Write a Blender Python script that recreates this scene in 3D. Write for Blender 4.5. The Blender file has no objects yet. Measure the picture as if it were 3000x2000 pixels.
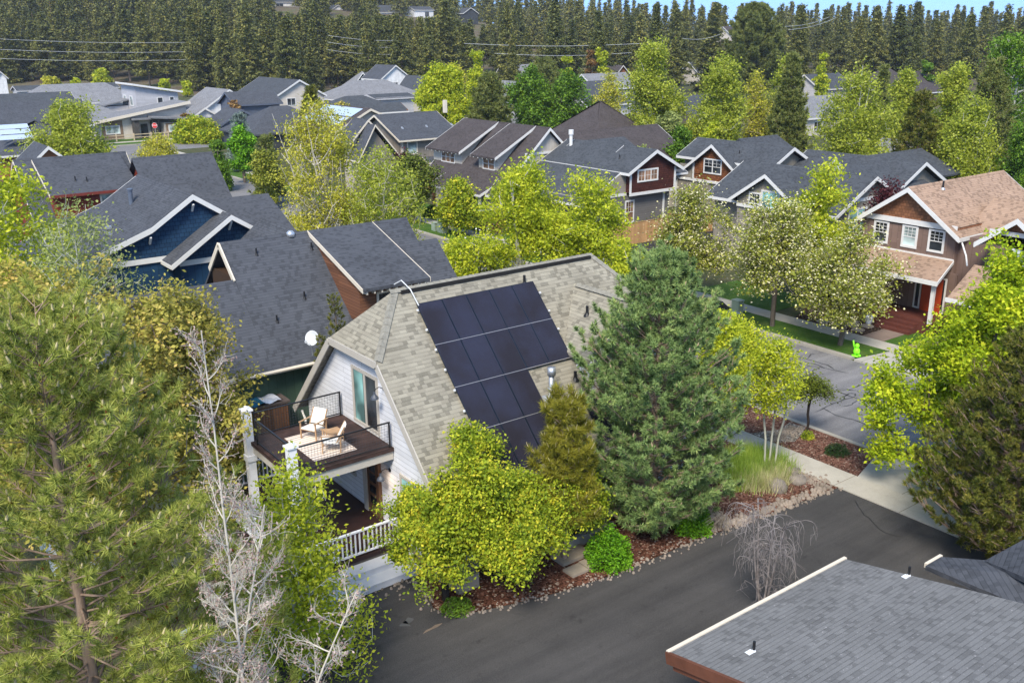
import bpy, math, random
import numpy as np
from mathutils import Matrix, Vector
rad=math.radians
scene=bpy.context.scene
COL=scene.collection
# ---------------------------------------------------------------- camera
FPX=2800.0; CAMH=17.5
_p=rad(17.9); _r=rad(-.53); _y=rad(36.6)
_M=np.array([[math.cos(_y),math.sin(_y),0],[-math.sin(_y),math.cos(_y),0],[0,0,1]])
_rt=np.array([1.,0,0]); _up=np.array([0,math.sin(_p),math.cos(_p)])
FW=_M@np.array([0,math.cos(_p),-math.sin(_p)])
RT=_M@(math.cos(_r)*_rt+math.sin(_r)*_up)
UP=_M@(-math.sin(_r)*_rt+math.cos(_r)*_up)
C0=np.array([0,0,CAMH])
cd=bpy.data.cameras.new('camera'); cam=bpy.data.objects.new('camera',cd); COL.objects.link(cam)
cd.sensor_width=36; cd.lens=FPX/3000*36; cd.clip_end=5000; cd.clip_start=.1
mw=Matrix.Identity(4)
for i in range(3):
    mw[i][0]=RT[i]; mw[i][1]=UP[i]; mw[i][2]=-FW[i]; mw[i][3]=C0[i]
cam.matrix_world=mw; scene.camera=cam
# ---------------------------------------------------------------- light
w=bpy.data.worlds.new('World'); scene.world=w; w.use_nodes=True
nt=w.node_tree; bg=nt.nodes['Background']; sky=nt.nodes.new('ShaderNodeTexSky')
sky.sky_type='NISHITA'; sky.sun_disc=False
SUN_EL=rad(48); SUN_DIR=Vector((-.70,-.60,0)).normalized()    # horizontal direction towards the sun
sky.sun_elevation=SUN_EL; sky.sun_rotation=math.atan2(SUN_DIR.x,SUN_DIR.y)
sky.air_density=1.0; sky.dust_density=.25; sky.ozone_density=2.5; sky.altitude=1100
# sky colour multiplied by height: dimmer and bluer low down, warm tint overhead
_tc=nt.nodes.new('ShaderNodeTexCoord'); _sp=nt.nodes.new('ShaderNodeSeparateXYZ'); nt.links.new(_tc.outputs['Generated'],_sp.inputs[0])
_rp=nt.nodes.new('ShaderNodeValToRGB'); nt.links.new(_sp.outputs[2],_rp.inputs[0]); _e=_rp.color_ramp.elements; _e[0].position=.0; _e[0].color=(.135,.235,.56,1); _e[1].position=.35; _e[1].color=(1.0,.89,.76,1)
_k=_e.new(.10); _k.color=(.20,.31,.58,1)
_mx=nt.nodes.new('ShaderNodeMix'); _mx.data_type='RGBA'; _mx.blend_type='MULTIPLY'; _mx.inputs[0].default_value=1; nt.links.new(sky.outputs[0],_mx.inputs[6]); nt.links.new(_rp.outputs[0],_mx.inputs[7])
nt.links.new(_mx.outputs[2],bg.inputs[0]); bg.inputs[1].default_value=.15
sd=bpy.data.lights.new('sun','SUN'); sd.energy=2.0; sd.angle=rad(18); sd.color=(1,.93,.82)
so=bpy.data.objects.new('sun',sd); COL.objects.link(so)
sv=Vector((SUN_DIR.x*math.cos(SUN_EL),SUN_DIR.y*math.cos(SUN_EL),math.sin(SUN_EL)))
so.rotation_euler=sv.to_track_quat('Z','Y').to_euler(); so.location=(-30,-20,60)
scene.view_settings.view_transform='Standard'; scene.view_settings.look='None'
scene.view_settings.exposure=1.48; scene.view_settings.gamma=1
scene.cycles.max_bounces=5; scene.cycles.diffuse_bounces=3; scene.cycles.transparent_max_bounces=8
# ---------------------------------------------------------------- survey helpers (3000x2000 photo pixels -> metres)
def ray(px,py): return FW+RT*(px-1500)/FPX-UP*(py-1000)/FPX
def gz(px,py,z=0.):
    d=ray(px,py); return C0+d*(z-CAMH)/d[2]
def gd(px,py,dist): return C0+ray(px,py)*dist
def proj(p):
    d=np.array(p,float)-C0; k=d@FW; return 1500+FPX*(d@RT)/k,1000-FPX*(d@UP)/k,k
FH=np.array([FW[0],FW[1]]); FH/=np.linalg.norm(FH); RH=np.array([RT[0],RT[1]]); RH/=np.linalg.norm(RH)
def sm(t): t=np.clip(t,0,1); return t*t*(3-2*t)
def terr(x,y):
    d=x*FH[0]+y*FH[1]; l=x*RH[0]+y*RH[1]; u=.5+l/np.maximum(d,1)*.98
    A=np.interp(u,[0,.3,.5,.65,1.0],[34,34,22,9,5]); return sm((d-360)/260)*A
def zt(x,y,py):
    """height above z=0 at which the upright through (x,y) reaches photo row py"""
    lo,hi=-5.,80.
    for _ in range(40):
        m=(lo+hi)/2
        if proj((x,y,m))[1]>py: lo=m
        else: hi=m
    return lo
# ---------------------------------------------------------------- materials
MATS={}
def nmat(name,rough=.8,spec=.3):
    m=bpy.data.materials.new(name); m.use_nodes=True; b=m.node_tree.nodes['Principled BSDF']
    b.inputs['Roughness'].default_value=rough; b.inputs['Specular IOR Level'].default_value=spec
    return m,m.node_tree,b
def c4(c): return (*c,1)
def noise(nt,co,scale,detail=4,rough=.6):
    n=nt.nodes.new('ShaderNodeTexNoise'); n.inputs['Scale'].default_value=scale; n.inputs['Detail'].default_value=detail; n.inputs['Roughness'].default_value=rough
    nt.links.new(co,n.inputs['Vector']); return n.outputs['Fac']
def ramp(nt,fac,stops):
    r=nt.nodes.new('ShaderNodeValToRGB'); e=r.color_ramp.elements
    e[0].position=stops[0][0]; e[0].color=c4(stops[0][1]); e[1].position=stops[-1][0]; e[1].color=c4(stops[-1][1])
    for p,c in stops[1:-1]: k=e.new(p); k.color=c4(c)
    nt.links.new(fac,r.inputs[0]); return r.outputs[0]
def mix(nt,a,b,f,mode='MIX'):
    m=nt.nodes.new('ShaderNodeMix'); m.data_type='RGBA'; m.blend_type=mode
    for s,v in ((m.inputs[6],a),(m.inputs[7],b),(m.inputs[0],f)):
        if isinstance(v,(int,float)): s.default_value=v
        elif isinstance(v,tuple): s.default_value=c4(v)
        else: nt.links.new(v,s)
    return m.outputs[2]
def texco(nt,kind='Object'):
    return nt.nodes.new('ShaderNodeTexCoord').outputs[kind]
def bump(nt,b,h,strength=.5,dist=.02):
    n=nt.nodes.new('ShaderNodeBump'); n.inputs['Strength'].default_value=strength; n.inputs['Distance'].default_value=dist
    nt.links.new(h,n.inputs['Height']); nt.links.new(n.outputs[0],b.inputs['Normal']); return n
def plain(name,c,rough=.7,spec=.3,var=.12,scale=3.,metal=0):
    if name in MATS: return MATS[name]
    m,nt,b=nmat(name,rough,spec); co=texco(nt); f=noise(nt,co,scale,6)
    lo=tuple(x*(1-var) for x in c); hi=tuple(min(1,x*(1+var)) for x in c)
    nt.links.new(ramp(nt,f,[(.3,lo),(.7,hi)]),b.inputs['Base Color']); b.inputs['Metallic'].default_value=metal
    MATS[name]=m; return m
def brick(nt,uv,bw,rh,c1,c2,mc,ms=.004,off=.5,smooth=.1,bias=0,swap=False,jit=0):
    t=nt.nodes.new('ShaderNodeTexBrick'); t.inputs['Scale'].default_value=1; t.offset=off
    t.inputs['Brick Width'].default_value=bw; t.inputs['Row Height'].default_value=rh
    t.inputs['Mortar Size'].default_value=ms; t.inputs['Mortar Smooth'].default_value=smooth; t.inputs['Bias'].default_value=bias
    t.inputs['Color1'].default_value=c4(c1); t.inputs['Color2'].default_value=c4(c2); t.inputs['Mortar'].default_value=c4(mc)
    if swap:
        s=nt.nodes.new('ShaderNodeSeparateXYZ'); c=nt.nodes.new('ShaderNodeCombineXYZ'); nt.links.new(uv,s.inputs[0])
        nt.links.new(s.outputs[0],c.inputs[1]); nt.links.new(s.outputs[1],c.inputs[0]); uv=c.outputs[0]
    nt.links.new(uv,t.inputs['Vector']); return t
def shingle(name,c1,c2,dark,rh=.143,bw=.33,speck=None,tab=1.0,stain=.12):
    """laminated asphalt shingles: rows, random tabs, a painted shade line under each butt"""
    if name in MATS: return MATS[name]
    m,nt,b=nmat(name,.95,.15); uv=texco(nt,'UV'); av=tuple((a+q)*.5 for a,q in zip(c1,c2)); c1=tuple(a*.35+q*.65 for a,q in zip(c1,av)); c2=tuple(a*.35+q*.65 for a,q in zip(c2,av)); av=tuple(q*.9 for q in av)
    t=brick(nt,uv,bw,rh,c1,c2,av,.006,.37,.3)
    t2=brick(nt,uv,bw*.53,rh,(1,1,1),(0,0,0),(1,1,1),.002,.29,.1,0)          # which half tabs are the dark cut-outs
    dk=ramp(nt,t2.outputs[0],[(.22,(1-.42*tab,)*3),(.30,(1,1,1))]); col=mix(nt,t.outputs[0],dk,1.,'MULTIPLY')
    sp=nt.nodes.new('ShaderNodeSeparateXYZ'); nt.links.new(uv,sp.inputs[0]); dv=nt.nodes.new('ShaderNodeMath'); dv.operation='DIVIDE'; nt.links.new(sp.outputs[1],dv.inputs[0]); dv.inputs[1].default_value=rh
    fr_=nt.nodes.new('ShaderNodeMath'); fr_.operation='FRACT'; nt.links.new(dv.outputs[0],fr_.inputs[0]); line=ramp(nt,fr_.outputs[0],[(.0,(.48,.48,.48)),(.20,(1,1,1))])  # row shadow painted as a dark band along each shingle course
    nz=noise(nt,uv,2.6,3); col=mix(nt,col,line,ramp(nt,nz,[(.35,(.35,.35,.35)),(.6,(1,1,1))]),'MULTIPLY')
    f=noise(nt,uv,.6,4); col=mix(nt,col,ramp(nt,f,[(.3,(1-stain,)*3),(.7,(1+stain,)*3)]),1.,'MULTIPLY')
    g=noise(nt,uv,55,2,.7); col=mix(nt,col,ramp(nt,g,[(.3,(.72,.72,.72)),(.7,(1.28,1.28,1.28))]),.8,'MULTIPLY')
    if speck:
        v=noise(nt,uv,9,6,.75); col=mix(nt,col,speck,ramp(nt,v,[(.60,(0,0,0)),(.68,(.55,.55,.55))]))
    nt.links.new(col,b.inputs['Base Color']); bump(nt,b,line,.5,.012)
    MATS[name]=m; return m
def lap(name,c,rh=.17,line=.55,bw=3.6,var=.07):
    """horizontal lap siding"""
    if name in MATS: return MATS[name]
    m,nt,b=nmat(name,.65,.3); uv=texco(nt,'UV')
    t=brick(nt,uv,bw,rh,tuple(x*(1-var) for x in c),tuple(min(1,x*(1+var)) for x in c),tuple(x*line for x in c),.012,.4,.4)
    f=noise(nt,uv,1.1,5); col=mix(nt,t.outputs[0],ramp(nt,f,[(.3,(.9,.9,.9)),(.7,(1.06,1.06,1.06))]),1.,'MULTIPLY')
    nt.links.new(col,b.inputs['Base Color']); bump(nt,b,t.outputs['Fac'],-.8,.015)
    MATS[name]=m; return m
def batten(name,c,w=.3,line=.6,var=.08):
    """vertical boards with battens"""
    if name in MATS: return MATS[name]
    m,nt,b=nmat(name,.75,.25); uv=texco(nt,'UV')
    t=brick(nt,uv,2.7,w,tuple(x*(1-var) for x in c),tuple(min(1,x*(1+var)) for x in c),tuple(x*line for x in c),.014,.3,.3,0,True)
    f=noise(nt,uv,1.3,5); col=mix(nt,t.outputs[0],ramp(nt,f,[(.3,(.88,.88,.88)),(.7,(1.08,1.08,1.08))]),1.,'MULTIPLY')
    nt.links.new(col,b.inputs['Base Color']); bump(nt,b,t.outputs['Fac'],-.8,.02)
    MATS[name]=m; return m
def shake(name,c1,c2,dark,bw=.2,rh=.2):
    """cedar shake siding"""
    if name in MATS: return MATS[name]
    m,nt,b=nmat(name,.85,.2); uv=texco(nt,'UV')
    t=brick(nt,uv,bw,rh,c1,c2,dark,.012,.41,.3)
    f=noise(nt,uv,2.2,6); col=mix(nt,t.outputs[0],ramp(nt,f,[(.25,(.7,.7,.7)),(.75,(1.2,1.2,1.2))]),1.,'MULTIPLY')
    nt.links.new(col,b.inputs['Base Color']); bump(nt,b,t.outputs['Fac'],-.8,.02)
    MATS[name]=m; return m
def leafmat(name,stops,trans=.35,rough=.6,tree=0.,clump=1.2):
    """leaves: colour differs per leaf and in broad clumps; some light comes through"""
    if name in MATS: return MATS[name]
    m,nt,b=nmat(name,rough,.2); g=nt.nodes.new('ShaderNodeNewGeometry'); co=texco(nt)
    n=noise(nt,co,clump,3); a=nt.nodes.new('ShaderNodeMath'); a.operation='MULTIPLY_ADD'
    nt.links.new(g.outputs['Random Per Island'],a.inputs[0]); a.inputs[1].default_value=.55
    s=nt.nodes.new('ShaderNodeMath'); s.operation='MULTIPLY_ADD'; nt.links.new(n,s.inputs[0]); s.inputs[1].default_value=1.3; s.inputs[2].default_value=-.42
    nt.links.new(s.outputs[0],a.inputs[2]); fac=a.outputs[0]
    col=ramp(nt,fac,stops)
    if tree:
        oi=nt.nodes.new('ShaderNodeObjectInfo')
        col=mix(nt,col,ramp(nt,oi.outputs['Random'],[(0,(1-tree,1-tree*.8,1-tree)),(1,(1+tree,1+tree*.7,1+tree*.2))]),1.,'MULTIPLY')
    nt.links.new(col,b.inputs['Base Color'])
    t=nt.nodes.new('ShaderNodeBsdfTranslucent'); nt.links.new(col,t.inputs[0])
    ms=nt.nodes.new('ShaderNodeMixShader'); ms.inputs[0].default_value=trans
    out=nt.nodes['Material Output']; nt.links.new(b.outputs[0],ms.inputs[1]); nt.links.new(t.outputs[0],ms.inputs[2]); nt.links.new(ms.outputs[0],out.inputs[0])
    MATS[name]=m; return m
def bark(name,c1,c2,scale=4,sz=(1,1,.3)):
    if name in MATS: return MATS[name]
    m,nt,b=nmat(name,.9,.1); mp=nt.nodes.new('ShaderNodeMapping'); mp.inputs['Scale'].default_value=sz
    nt.links.new(texco(nt),mp.inputs[0]); f=noise(nt,mp.outputs[0],scale,6,.7)
    nt.links.new(ramp(nt,f,[(.35,c1),(.62,c2)]),b.inputs['Base Color']); bump(nt,b,f,.5,.03); MATS[name]=m; return m
def glass(name,c=(.02,.025,.03),rough=.08):
    if name in MATS: return MATS[name]
    m,nt,b=nmat(name,rough,.6); co=texco(nt); f=noise(nt,co,.7,2)
    nt.links.new(ramp(nt,f,[(.4,tuple(x*.5 for x in c)),(.65,tuple(min(1,x*2.2) for x in c))]),b.inputs['Base Color']); MATS[name]=m; return m
# ---------------------------------------------------------------- meshes
def finish(name,verts,faces,m,parent=None,uv=True,smooth=False,loc=(0,0,0)):
    """verts Nx3 (world metres), faces: list of index lists or an int array (n,k)"""
    v=np.asarray(verts,dtype=np.float64).reshape(-1,3)
    me=bpy.data.meshes.new(name)
    if isinstance(faces,np.ndarray):
        k=faces.shape[1]; n=len(faces); me.vertices.add(len(v)); me.loops.add(n*k); me.polygons.add(n)
        off=np.array(parent.get('base',(0,0,0)) if parent is not None and 'base' in parent else loc)
        me.vertices.foreach_set('co',(v-off).ravel()); me.loops.foreach_set('vertex_index',faces.astype(np.int32).ravel())
        me.polygons.foreach_set('loop_start',np.arange(0,n*k,k,dtype=np.int32)); me.update(calc_edges=True)
    else:
        off=np.array(parent.get('base',(0,0,0)) if parent is not None and 'base' in parent else loc)
        me.from_pydata([tuple(a) for a in (v-off)],[],[list(f) for f in faces])
        if uv:
            l=me.uv_layers.new(name='UVMap'); data=np.zeros(len(me.loops)*2)
            for p in me.polygons:
                n=p.normal
                if abs(n.z)>.999: u=Vector((1,0,0)); w_=Vector((0,1,0))
                else: u=Vector((0,0,1)).cross(n).normalized(); w_=n.cross(u)
                for li in p.loop_indices:
                    q=Vector(v[me.loops[li].vertex_index]); data[2*li]=q.dot(u); data[2*li+1]=q.dot(w_)
            l.data.foreach_set('uv',data)
    me.materials.append(m)
    if smooth:
        me.polygons.foreach_set('use_smooth',[True]*len(me.polygons))
    o=bpy.data.objects.new(name,me); COL.objects.link(o)
    if parent is not None:
        o.parent=parent; o['base']=parent['base'] if 'base' in parent else (0,0,0)
    else:
        o.location=loc; o['base']=tuple(loc)
    return o
def thing(name,label,cat,loc=(0,0,0),group=None):
    o=bpy.data.objects.new(name,None); COL.objects.link(o); o.location=loc; o['base']=tuple(float(a) for a in loc)
    o.empty_display_size=.3; return tag(o,label,cat,group)
def tag(o,label,cat,group=None,kind=None):
    o['label']=label; o['category']=cat
    if group: o['group']=group
    if kind: o['kind']=kind
    return o
def structure(o): o['kind']='structure'; return o
class MB:
    def __init__(s): s.v=[]; s.f=[]
    def add(s,v,f):
        b=len(s.v); s.v+=[tuple(float(a) for a in p) for p in v]; s.f+=[[b+i for i in q] for q in f]; return s
    def box(s,x0,x1,y0,y1,z0,z1):
        v=[(x0,y0,z0),(x1,y0,z0),(x1,y1,z0),(x0,y1,z0),(x0,y0,z1),(x1,y0,z1),(x1,y1,z1),(x0,y1,z1)]
        return s.add(v,[(0,3,2,1),(4,5,6,7),(0,1,5,4),(1,2,6,5),(2,3,7,6),(3,0,4,7)])
    def cbox(s,c,sx,sy,sz,rz=0):
        cs,sn=math.cos(rz),math.sin(rz); v=[]
        for dz in (-.5,.5):
            for dx,dy in ((-.5,-.5),(.5,-.5),(.5,.5),(-.5,.5)):
                x,y=dx*sx,dy*sy; v.append((c[0]+x*cs-y*sn,c[1]+x*sn+y*cs,c[2]+dz*sz))
        return s.add(v,[(0,3,2,1),(4,5,6,7),(0,1,5,4),(1,2,6,5),(2,3,7,6),(3,0,4,7)])
    def prism(s,axis,a0,a1,prof):
        n=len(prof); f=lambda a,c,z:(a,c,z) if axis=='X' else (c,a,z)
        v=[f(a0,c,z) for c,z in prof]+[f(a1,c,z) for c,z in prof]
        ar=sum(prof[i][0]*prof[(i+1)%n][1]-prof[(i+1)%n][0]*prof[i][1] for i in range(n))
        fl=(ar>0)==(axis=='X')
        e0=list(range(n)); e1=[n+i for i in range(n)]
        fs=[e0[::-1] if fl else e0, e1 if fl else e1[::-1]]
        for i in range(n):
            j=(i+1)%n; q=[i,j,n+j,n+i]; fs.append(q if fl else q[::-1])
        return s.add(v,fs)
    def slab(s,pts,t):
        """polygon (top surface, any winding) thickened straight down by t"""
        P=[np.array(p,float) for p in pts]; n=np.zeros(3)
        for i in range(len(P)): n+=np.cross(P[i],P[(i+1)%len(P)])
        if n[2]<0: P=P[::-1]
        k=len(P); v=P+[p-np.array([0,0,t]) for p in P]
        fs=[list(range(k)),[k+i for i in range(k)][::-1]]+[[i,k+i,k+(i+1)%k,(i+1)%k] for i in range(k)]
        return s.add(v,fs)
    def bar(s,p,q,w,h,up=(0,0,1)):
        """board from p to q: w across, h along 'up'"""
        p=np.array(p,float); q=np.array(q,float); d=q-p; d/=np.linalg.norm(d); sd=np.cross(d,up); sd/=max(1e-6,np.linalg.norm(sd)); u=np.cross(sd,d)
        v=[]
        for e in (p,q):
            for a,b in ((-1,-1),(1,-1),(1,1),(-1,1)): v.append(e+sd*a*w/2+u*b*h/2)
        return s.add(v,[(0,1,2,3),(7,6,5,4),(0,4,5,1),(1,5,6,2),(2,6,7,3),(3,7,4,0)])
    def tube(s,pts,r,n=8,caps=True):
        pts=[np.array(p,float) for p in pts]; k=len(pts); rs=[r]*k if isinstance(r,(int,float)) else r; v=[]
        for i,p in enumerate(pts):
            d=pts[min(i+1,k-1)]-pts[max(i-1,0)]; d/=np.linalg.norm(d); a=np.cross(d,(0,0,1) if abs(d[2])<.9 else (1,0,0)); a/=np.linalg.norm(a); b=np.cross(d,a)
            for j in range(n):
                t=2*math.pi*j/n; v.append(p+(a*math.cos(t)+b*math.sin(t))*rs[i])
        f=[[i*n+j,i*n+(j+1)%n,(i+1)*n+(j+1)%n,(i+1)*n+j] for i in range(k-1) for j in range(n)]
        if caps: f+=[list(range(n))[::-1],[(k-1)*n+j for j in range(n)]]
        return s.add(v,f)
    def rot(s,c,prof,n=16):
        """lathe about the upright through c: prof = [(r,z)...]"""
        v=[];k=len(prof)
        for r,z in prof:
            for j in range(n): t=2*math.pi*j/n; v.append((c[0]+r*math.cos(t),c[1]+r*math.sin(t),c[2]+z))
        f=[[i*n+j,i*n+(j+1)%n,(i+1)*n+(j+1)%n,(i+1)*n+j] for i in range(k-1) for j in range(n)]
        f+=[list(range(n))[::-1],[(k-1)*n+j for j in range(n)]]
        return s.add(v,f)
    def build(s,name,m,parent=None,smooth=False,loc=(0,0,0)): return finish(name,s.v,s.f,m,parent,True,smooth,loc)
# ---------------------------------------------------------------- trees
def unit(v): return v/np.maximum(np.linalg.norm(v,axis=-1,keepdims=True),1e-9)
def tubes(P,Q,rp,rq,n=5):
    """frusta between point arrays P and Q"""
    d=unit(Q-P); ref=np.where(np.abs(d[:,2:3])<.9,np.array([[0,0,1.]]),np.array([[1.,0,0]])); a=unit(np.cross(d,ref)); b=np.cross(d,a)
    t=np.arange(n)*2*math.pi/n; cs=np.cos(t)[None,:,None]; sn=np.sin(t)[None,:,None]
    ring=a[:,None,:]*cs+b[:,None,:]*sn
    v=np.concatenate([P[:,None,:]+ring*rp[:,None,None],Q[:,None,:]+ring*rq[:,None,None]],1)  # m,2n,3
    m=len(P); base=(np.arange(m)*2*n)[:,None]; j=np.arange(n); q=np.stack([j,(j+1)%n,n+(j+1)%n,n+j],1)
    return v.reshape(-1,3),(base[:,:,None]+q[None]).reshape(-1,4)
def leaf_quads(C,size,rng,up=.35,aspect=.62,dirs=None,dw=0.):
    """one diamond-shaped leaf at each centre"""
    n=len(C); nr=rng.normal(size=(n,3)); nr[:,2]=np.abs(nr[:,2])+up; nr=unit(nr)
    a=rng.normal(size=(n,3)); 
    if dirs is not None: a=a*(1-dw)+dirs*dw*2
    a=unit(a-nr*(a*nr).sum(1,keepdims=True)); b=np.cross(nr,a); s=size*rng.uniform(.65,1.3,(n,1))
    v=np.stack([C-a*s*.5,C+b*s*aspect*.5+a*s*.06,C+a*s*.55-nr*s*.12,C-b*s*aspect*.5+a*s*.06],1)
    return v.reshape(-1,3),np.arange(4*n).reshape(n,4)
def skeleton(att,trunk,rtip,rng,up=.5,step=.5,wig=.06,pipe=.47,rmax=None,steep=.55):
    """grow limbs from trunk nodes to every attractor; returns segment arrays"""
    nodes=[np.array(p,float) for p in trunk]; par=[-1]+list(range(len(nodes)-1)); tips=[]
    N=np.array(nodes); ax=np.median(N[:,:2],axis=0)
    order=np.argsort(np.hypot(att[:,0]-ax[0],att[:,1]-ax[1])+.25*rng.random(len(att)))
    arr=np.zeros((len(nodes)+len(att)*14,3)); arr[:len(nodes)]=N; cnt=len(nodes); par=par+[0]*(len(arr)-len(par))
    tips=[]
    for i in order:
        a=att[i]; d=a-arr[:cnt]; dist=np.linalg.norm(d,axis=1); hz=np.hypot(d[:,0],d[:,1])
        cost=dist+up*np.maximum(0,hz*steep-d[:,2]); k=int(np.argmin(cost)); L=dist[k]
        ns=max(1,min(12,int(L/step))); p0=arr[k]; sag=np.array([0,0,-.10*L]); prev=k
        for s in range(1,ns+1):
            if cnt>=len(arr): break
            t=s/ns; p=p0+(a-p0)*t+sag*math.sin(math.pi*t)+(rng.normal(size=3)*wig*step*(t<1)); arr[cnt]=p; par[cnt]=prev; prev=cnt; cnt+=1
        tips.append(prev)
    w_=np.zeros(cnt)
    for t in tips: w_[t]+=1
    for i in range(cnt-1,0,-1):
        w_[par[i]]+=w_[i]
    r=rtip*np.maximum(w_,.6)**pipe
    if rmax: r=np.minimum(r,rmax)
    idx=np.arange(1,cnt); pi=np.array(par[1:cnt]); return arr[:cnt],pi,idx,r,np.array(tips)
def trunk_line(base,top,rng,wig=.15,n=10,lean=(0,0)):
    b=np.array(base,float); pts=[]; o=np.zeros(2)
    for i in range(n):
        t=i/(n-1); pts.append((b[0]+lean[0]*t+o[0],b[1]+lean[1]*t+o[1],b[2]+(top-b[2])*t)); o=o+rng.normal(size=2)*wig/ n*2
    return pts
def crown_points(n,c,h0,h1,rad_,prof,rng,hollow=.5,lobes=0,lr=.35):
    if lobes:
        L=crown_points(lobes,c,h0,h1,rad_*.93,prof,rng,.30); k=rng.integers(0,lobes,n); g=rng.normal(size=(n,3))*lr; P=L[k]+g; P[:,2]=np.clip(P[:,2],h0,h1+.1); return P
    """points through a crown volume: prof maps t in 0..1 (bottom..top) to relative radius; biased outwards"""
    out=[]
    lob=rng.uniform(0,2*math.pi,4); amp=rng.uniform(.08,.2,4)
    while len(out)<n:
        t=rng.random(); z=h0+(h1-h0)*t; a=rng.random()*2*math.pi
        R=rad_*float(prof(t))*(1+sum(amp[k]*math.sin((k+1)*a+lob[k]+3*t) for k in range(4)))
        rr=R*(rng.random()**hollow)
        if rng.random()<max(.15,float(prof(t))): out.append((c[0]+rr*math.cos(a),c[1]+rr*math.sin(a),z))
    return np.array(out)
PR_ROUND=lambda t:math.sin(math.pi*min(1,.12+.88*t)**.9)**.6 if t<1 else 0
PR_OVAL=lambda t:max(0,math.sin(math.pi*(.08+.90*t)))**.75
PR_CONE=lambda t:(1-t)**.8*.95+.05
PR_ASPEN=lambda t:max(.05,math.sin(math.pi*(.15+.83*t)))**.7
PR_VASE=lambda t:max(.05,math.sin(math.pi*(.1+.75*t**1.3)))
def broadleaf(name,label,cat,base,h,r,h0,leaf,barkm,seed,natt=160,nleaf=60,lsize=.12,sigma=.35,prof=PR_ROUND,rtip=.012,group=None,wig=.15,
              hollow=.45,up=.5,extra=None,pipe=.47,trunks=1,lean=(0,0),sq=.8,tubesides=5,leafname='crown',rmax=None,steep=.55,lobes=0,lr=.35,swig=.06):
    rng=np.random.default_rng(seed); base=np.array(base,float)
    o=thing(name,label,cat,tuple(base),group); c=(base[0]+lean[0],base[1]+lean[1])
    att=crown_points(natt,c,base[2]+h0,base[2]+h,r,prof,rng,hollow,lobes,lr)
    V=[];F=[];off=0;tp=[];dr=[]
    for k in range(trunks):
        b=base+np.array([rng.normal()*.25,rng.normal()*.25,0])*(trunks>1); ln=np.array(lean)+ (rng.normal(size=2)*r*.35 if trunks>1 else 0)
        tr=trunk_line(b,base[2]+h*.88,rng,wig,max(8,int(h)),ln)
        sel=att[k::trunks]; arr,pi,idx,rr,tips=skeleton(sel,tr,rtip,rng,up,step=max(.35,h*.05),pipe=pipe,rmax=rmax,steep=steep,wig=swig)
        v,f=tubes(arr[pi],arr[idx],rr[pi]*.97,rr[idx],tubesides); V.append(v);F.append(f+off);off+=len(v)
        tp.append(arr[tips]); par_=dict(zip(idx.tolist(),pi.tolist())); dr.append(unit(arr[tips]-arr[[par_[t] for t in tips.tolist()]]))
    finish('trunk',np.vstack(V),np.vstack(F),barkm,o,smooth=True)
    T=np.vstack(tp); Dr=np.vstack(dr)
    if nleaf:
        n=len(T)*nleaf; C=np.repeat(T,nleaf,0); g=rng.normal(size=(n,3))*np.array([sigma,sigma,sigma*sq]); C=C+g-np.repeat(Dr,nleaf,0)*rng.random((n,1))*sigma*1.2
        v,f=leaf_quads(C,lsize,rng); finish(leafname,v,f,leaf,o)
    if extra: extra(o,T,Dr,rng)
    return o
def conifer_tufts(o,T,Dr,n,length,width,mat_,rng,spread=.8,name='crown'):
    """bundles of long needles fanning from each twig tip"""
    m=len(T)*n; C=np.repeat(T,n,0); D=np.repeat(Dr,n,0); d=unit(D*1.0+rng.normal(size=(m,3))*spread)
    C=C-D*rng.random((m,1))*length*.9; L=length*rng.uniform(.7,1.15,(m,1)); sd=unit(np.cross(d,rng.normal(size=(m,3))))*width*.5
    v=np.stack([C-sd,C+sd,C+d*L],1).reshape(-1,3); return finish(name,v,np.arange(3*m).reshape(m,3),mat_,o)
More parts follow.
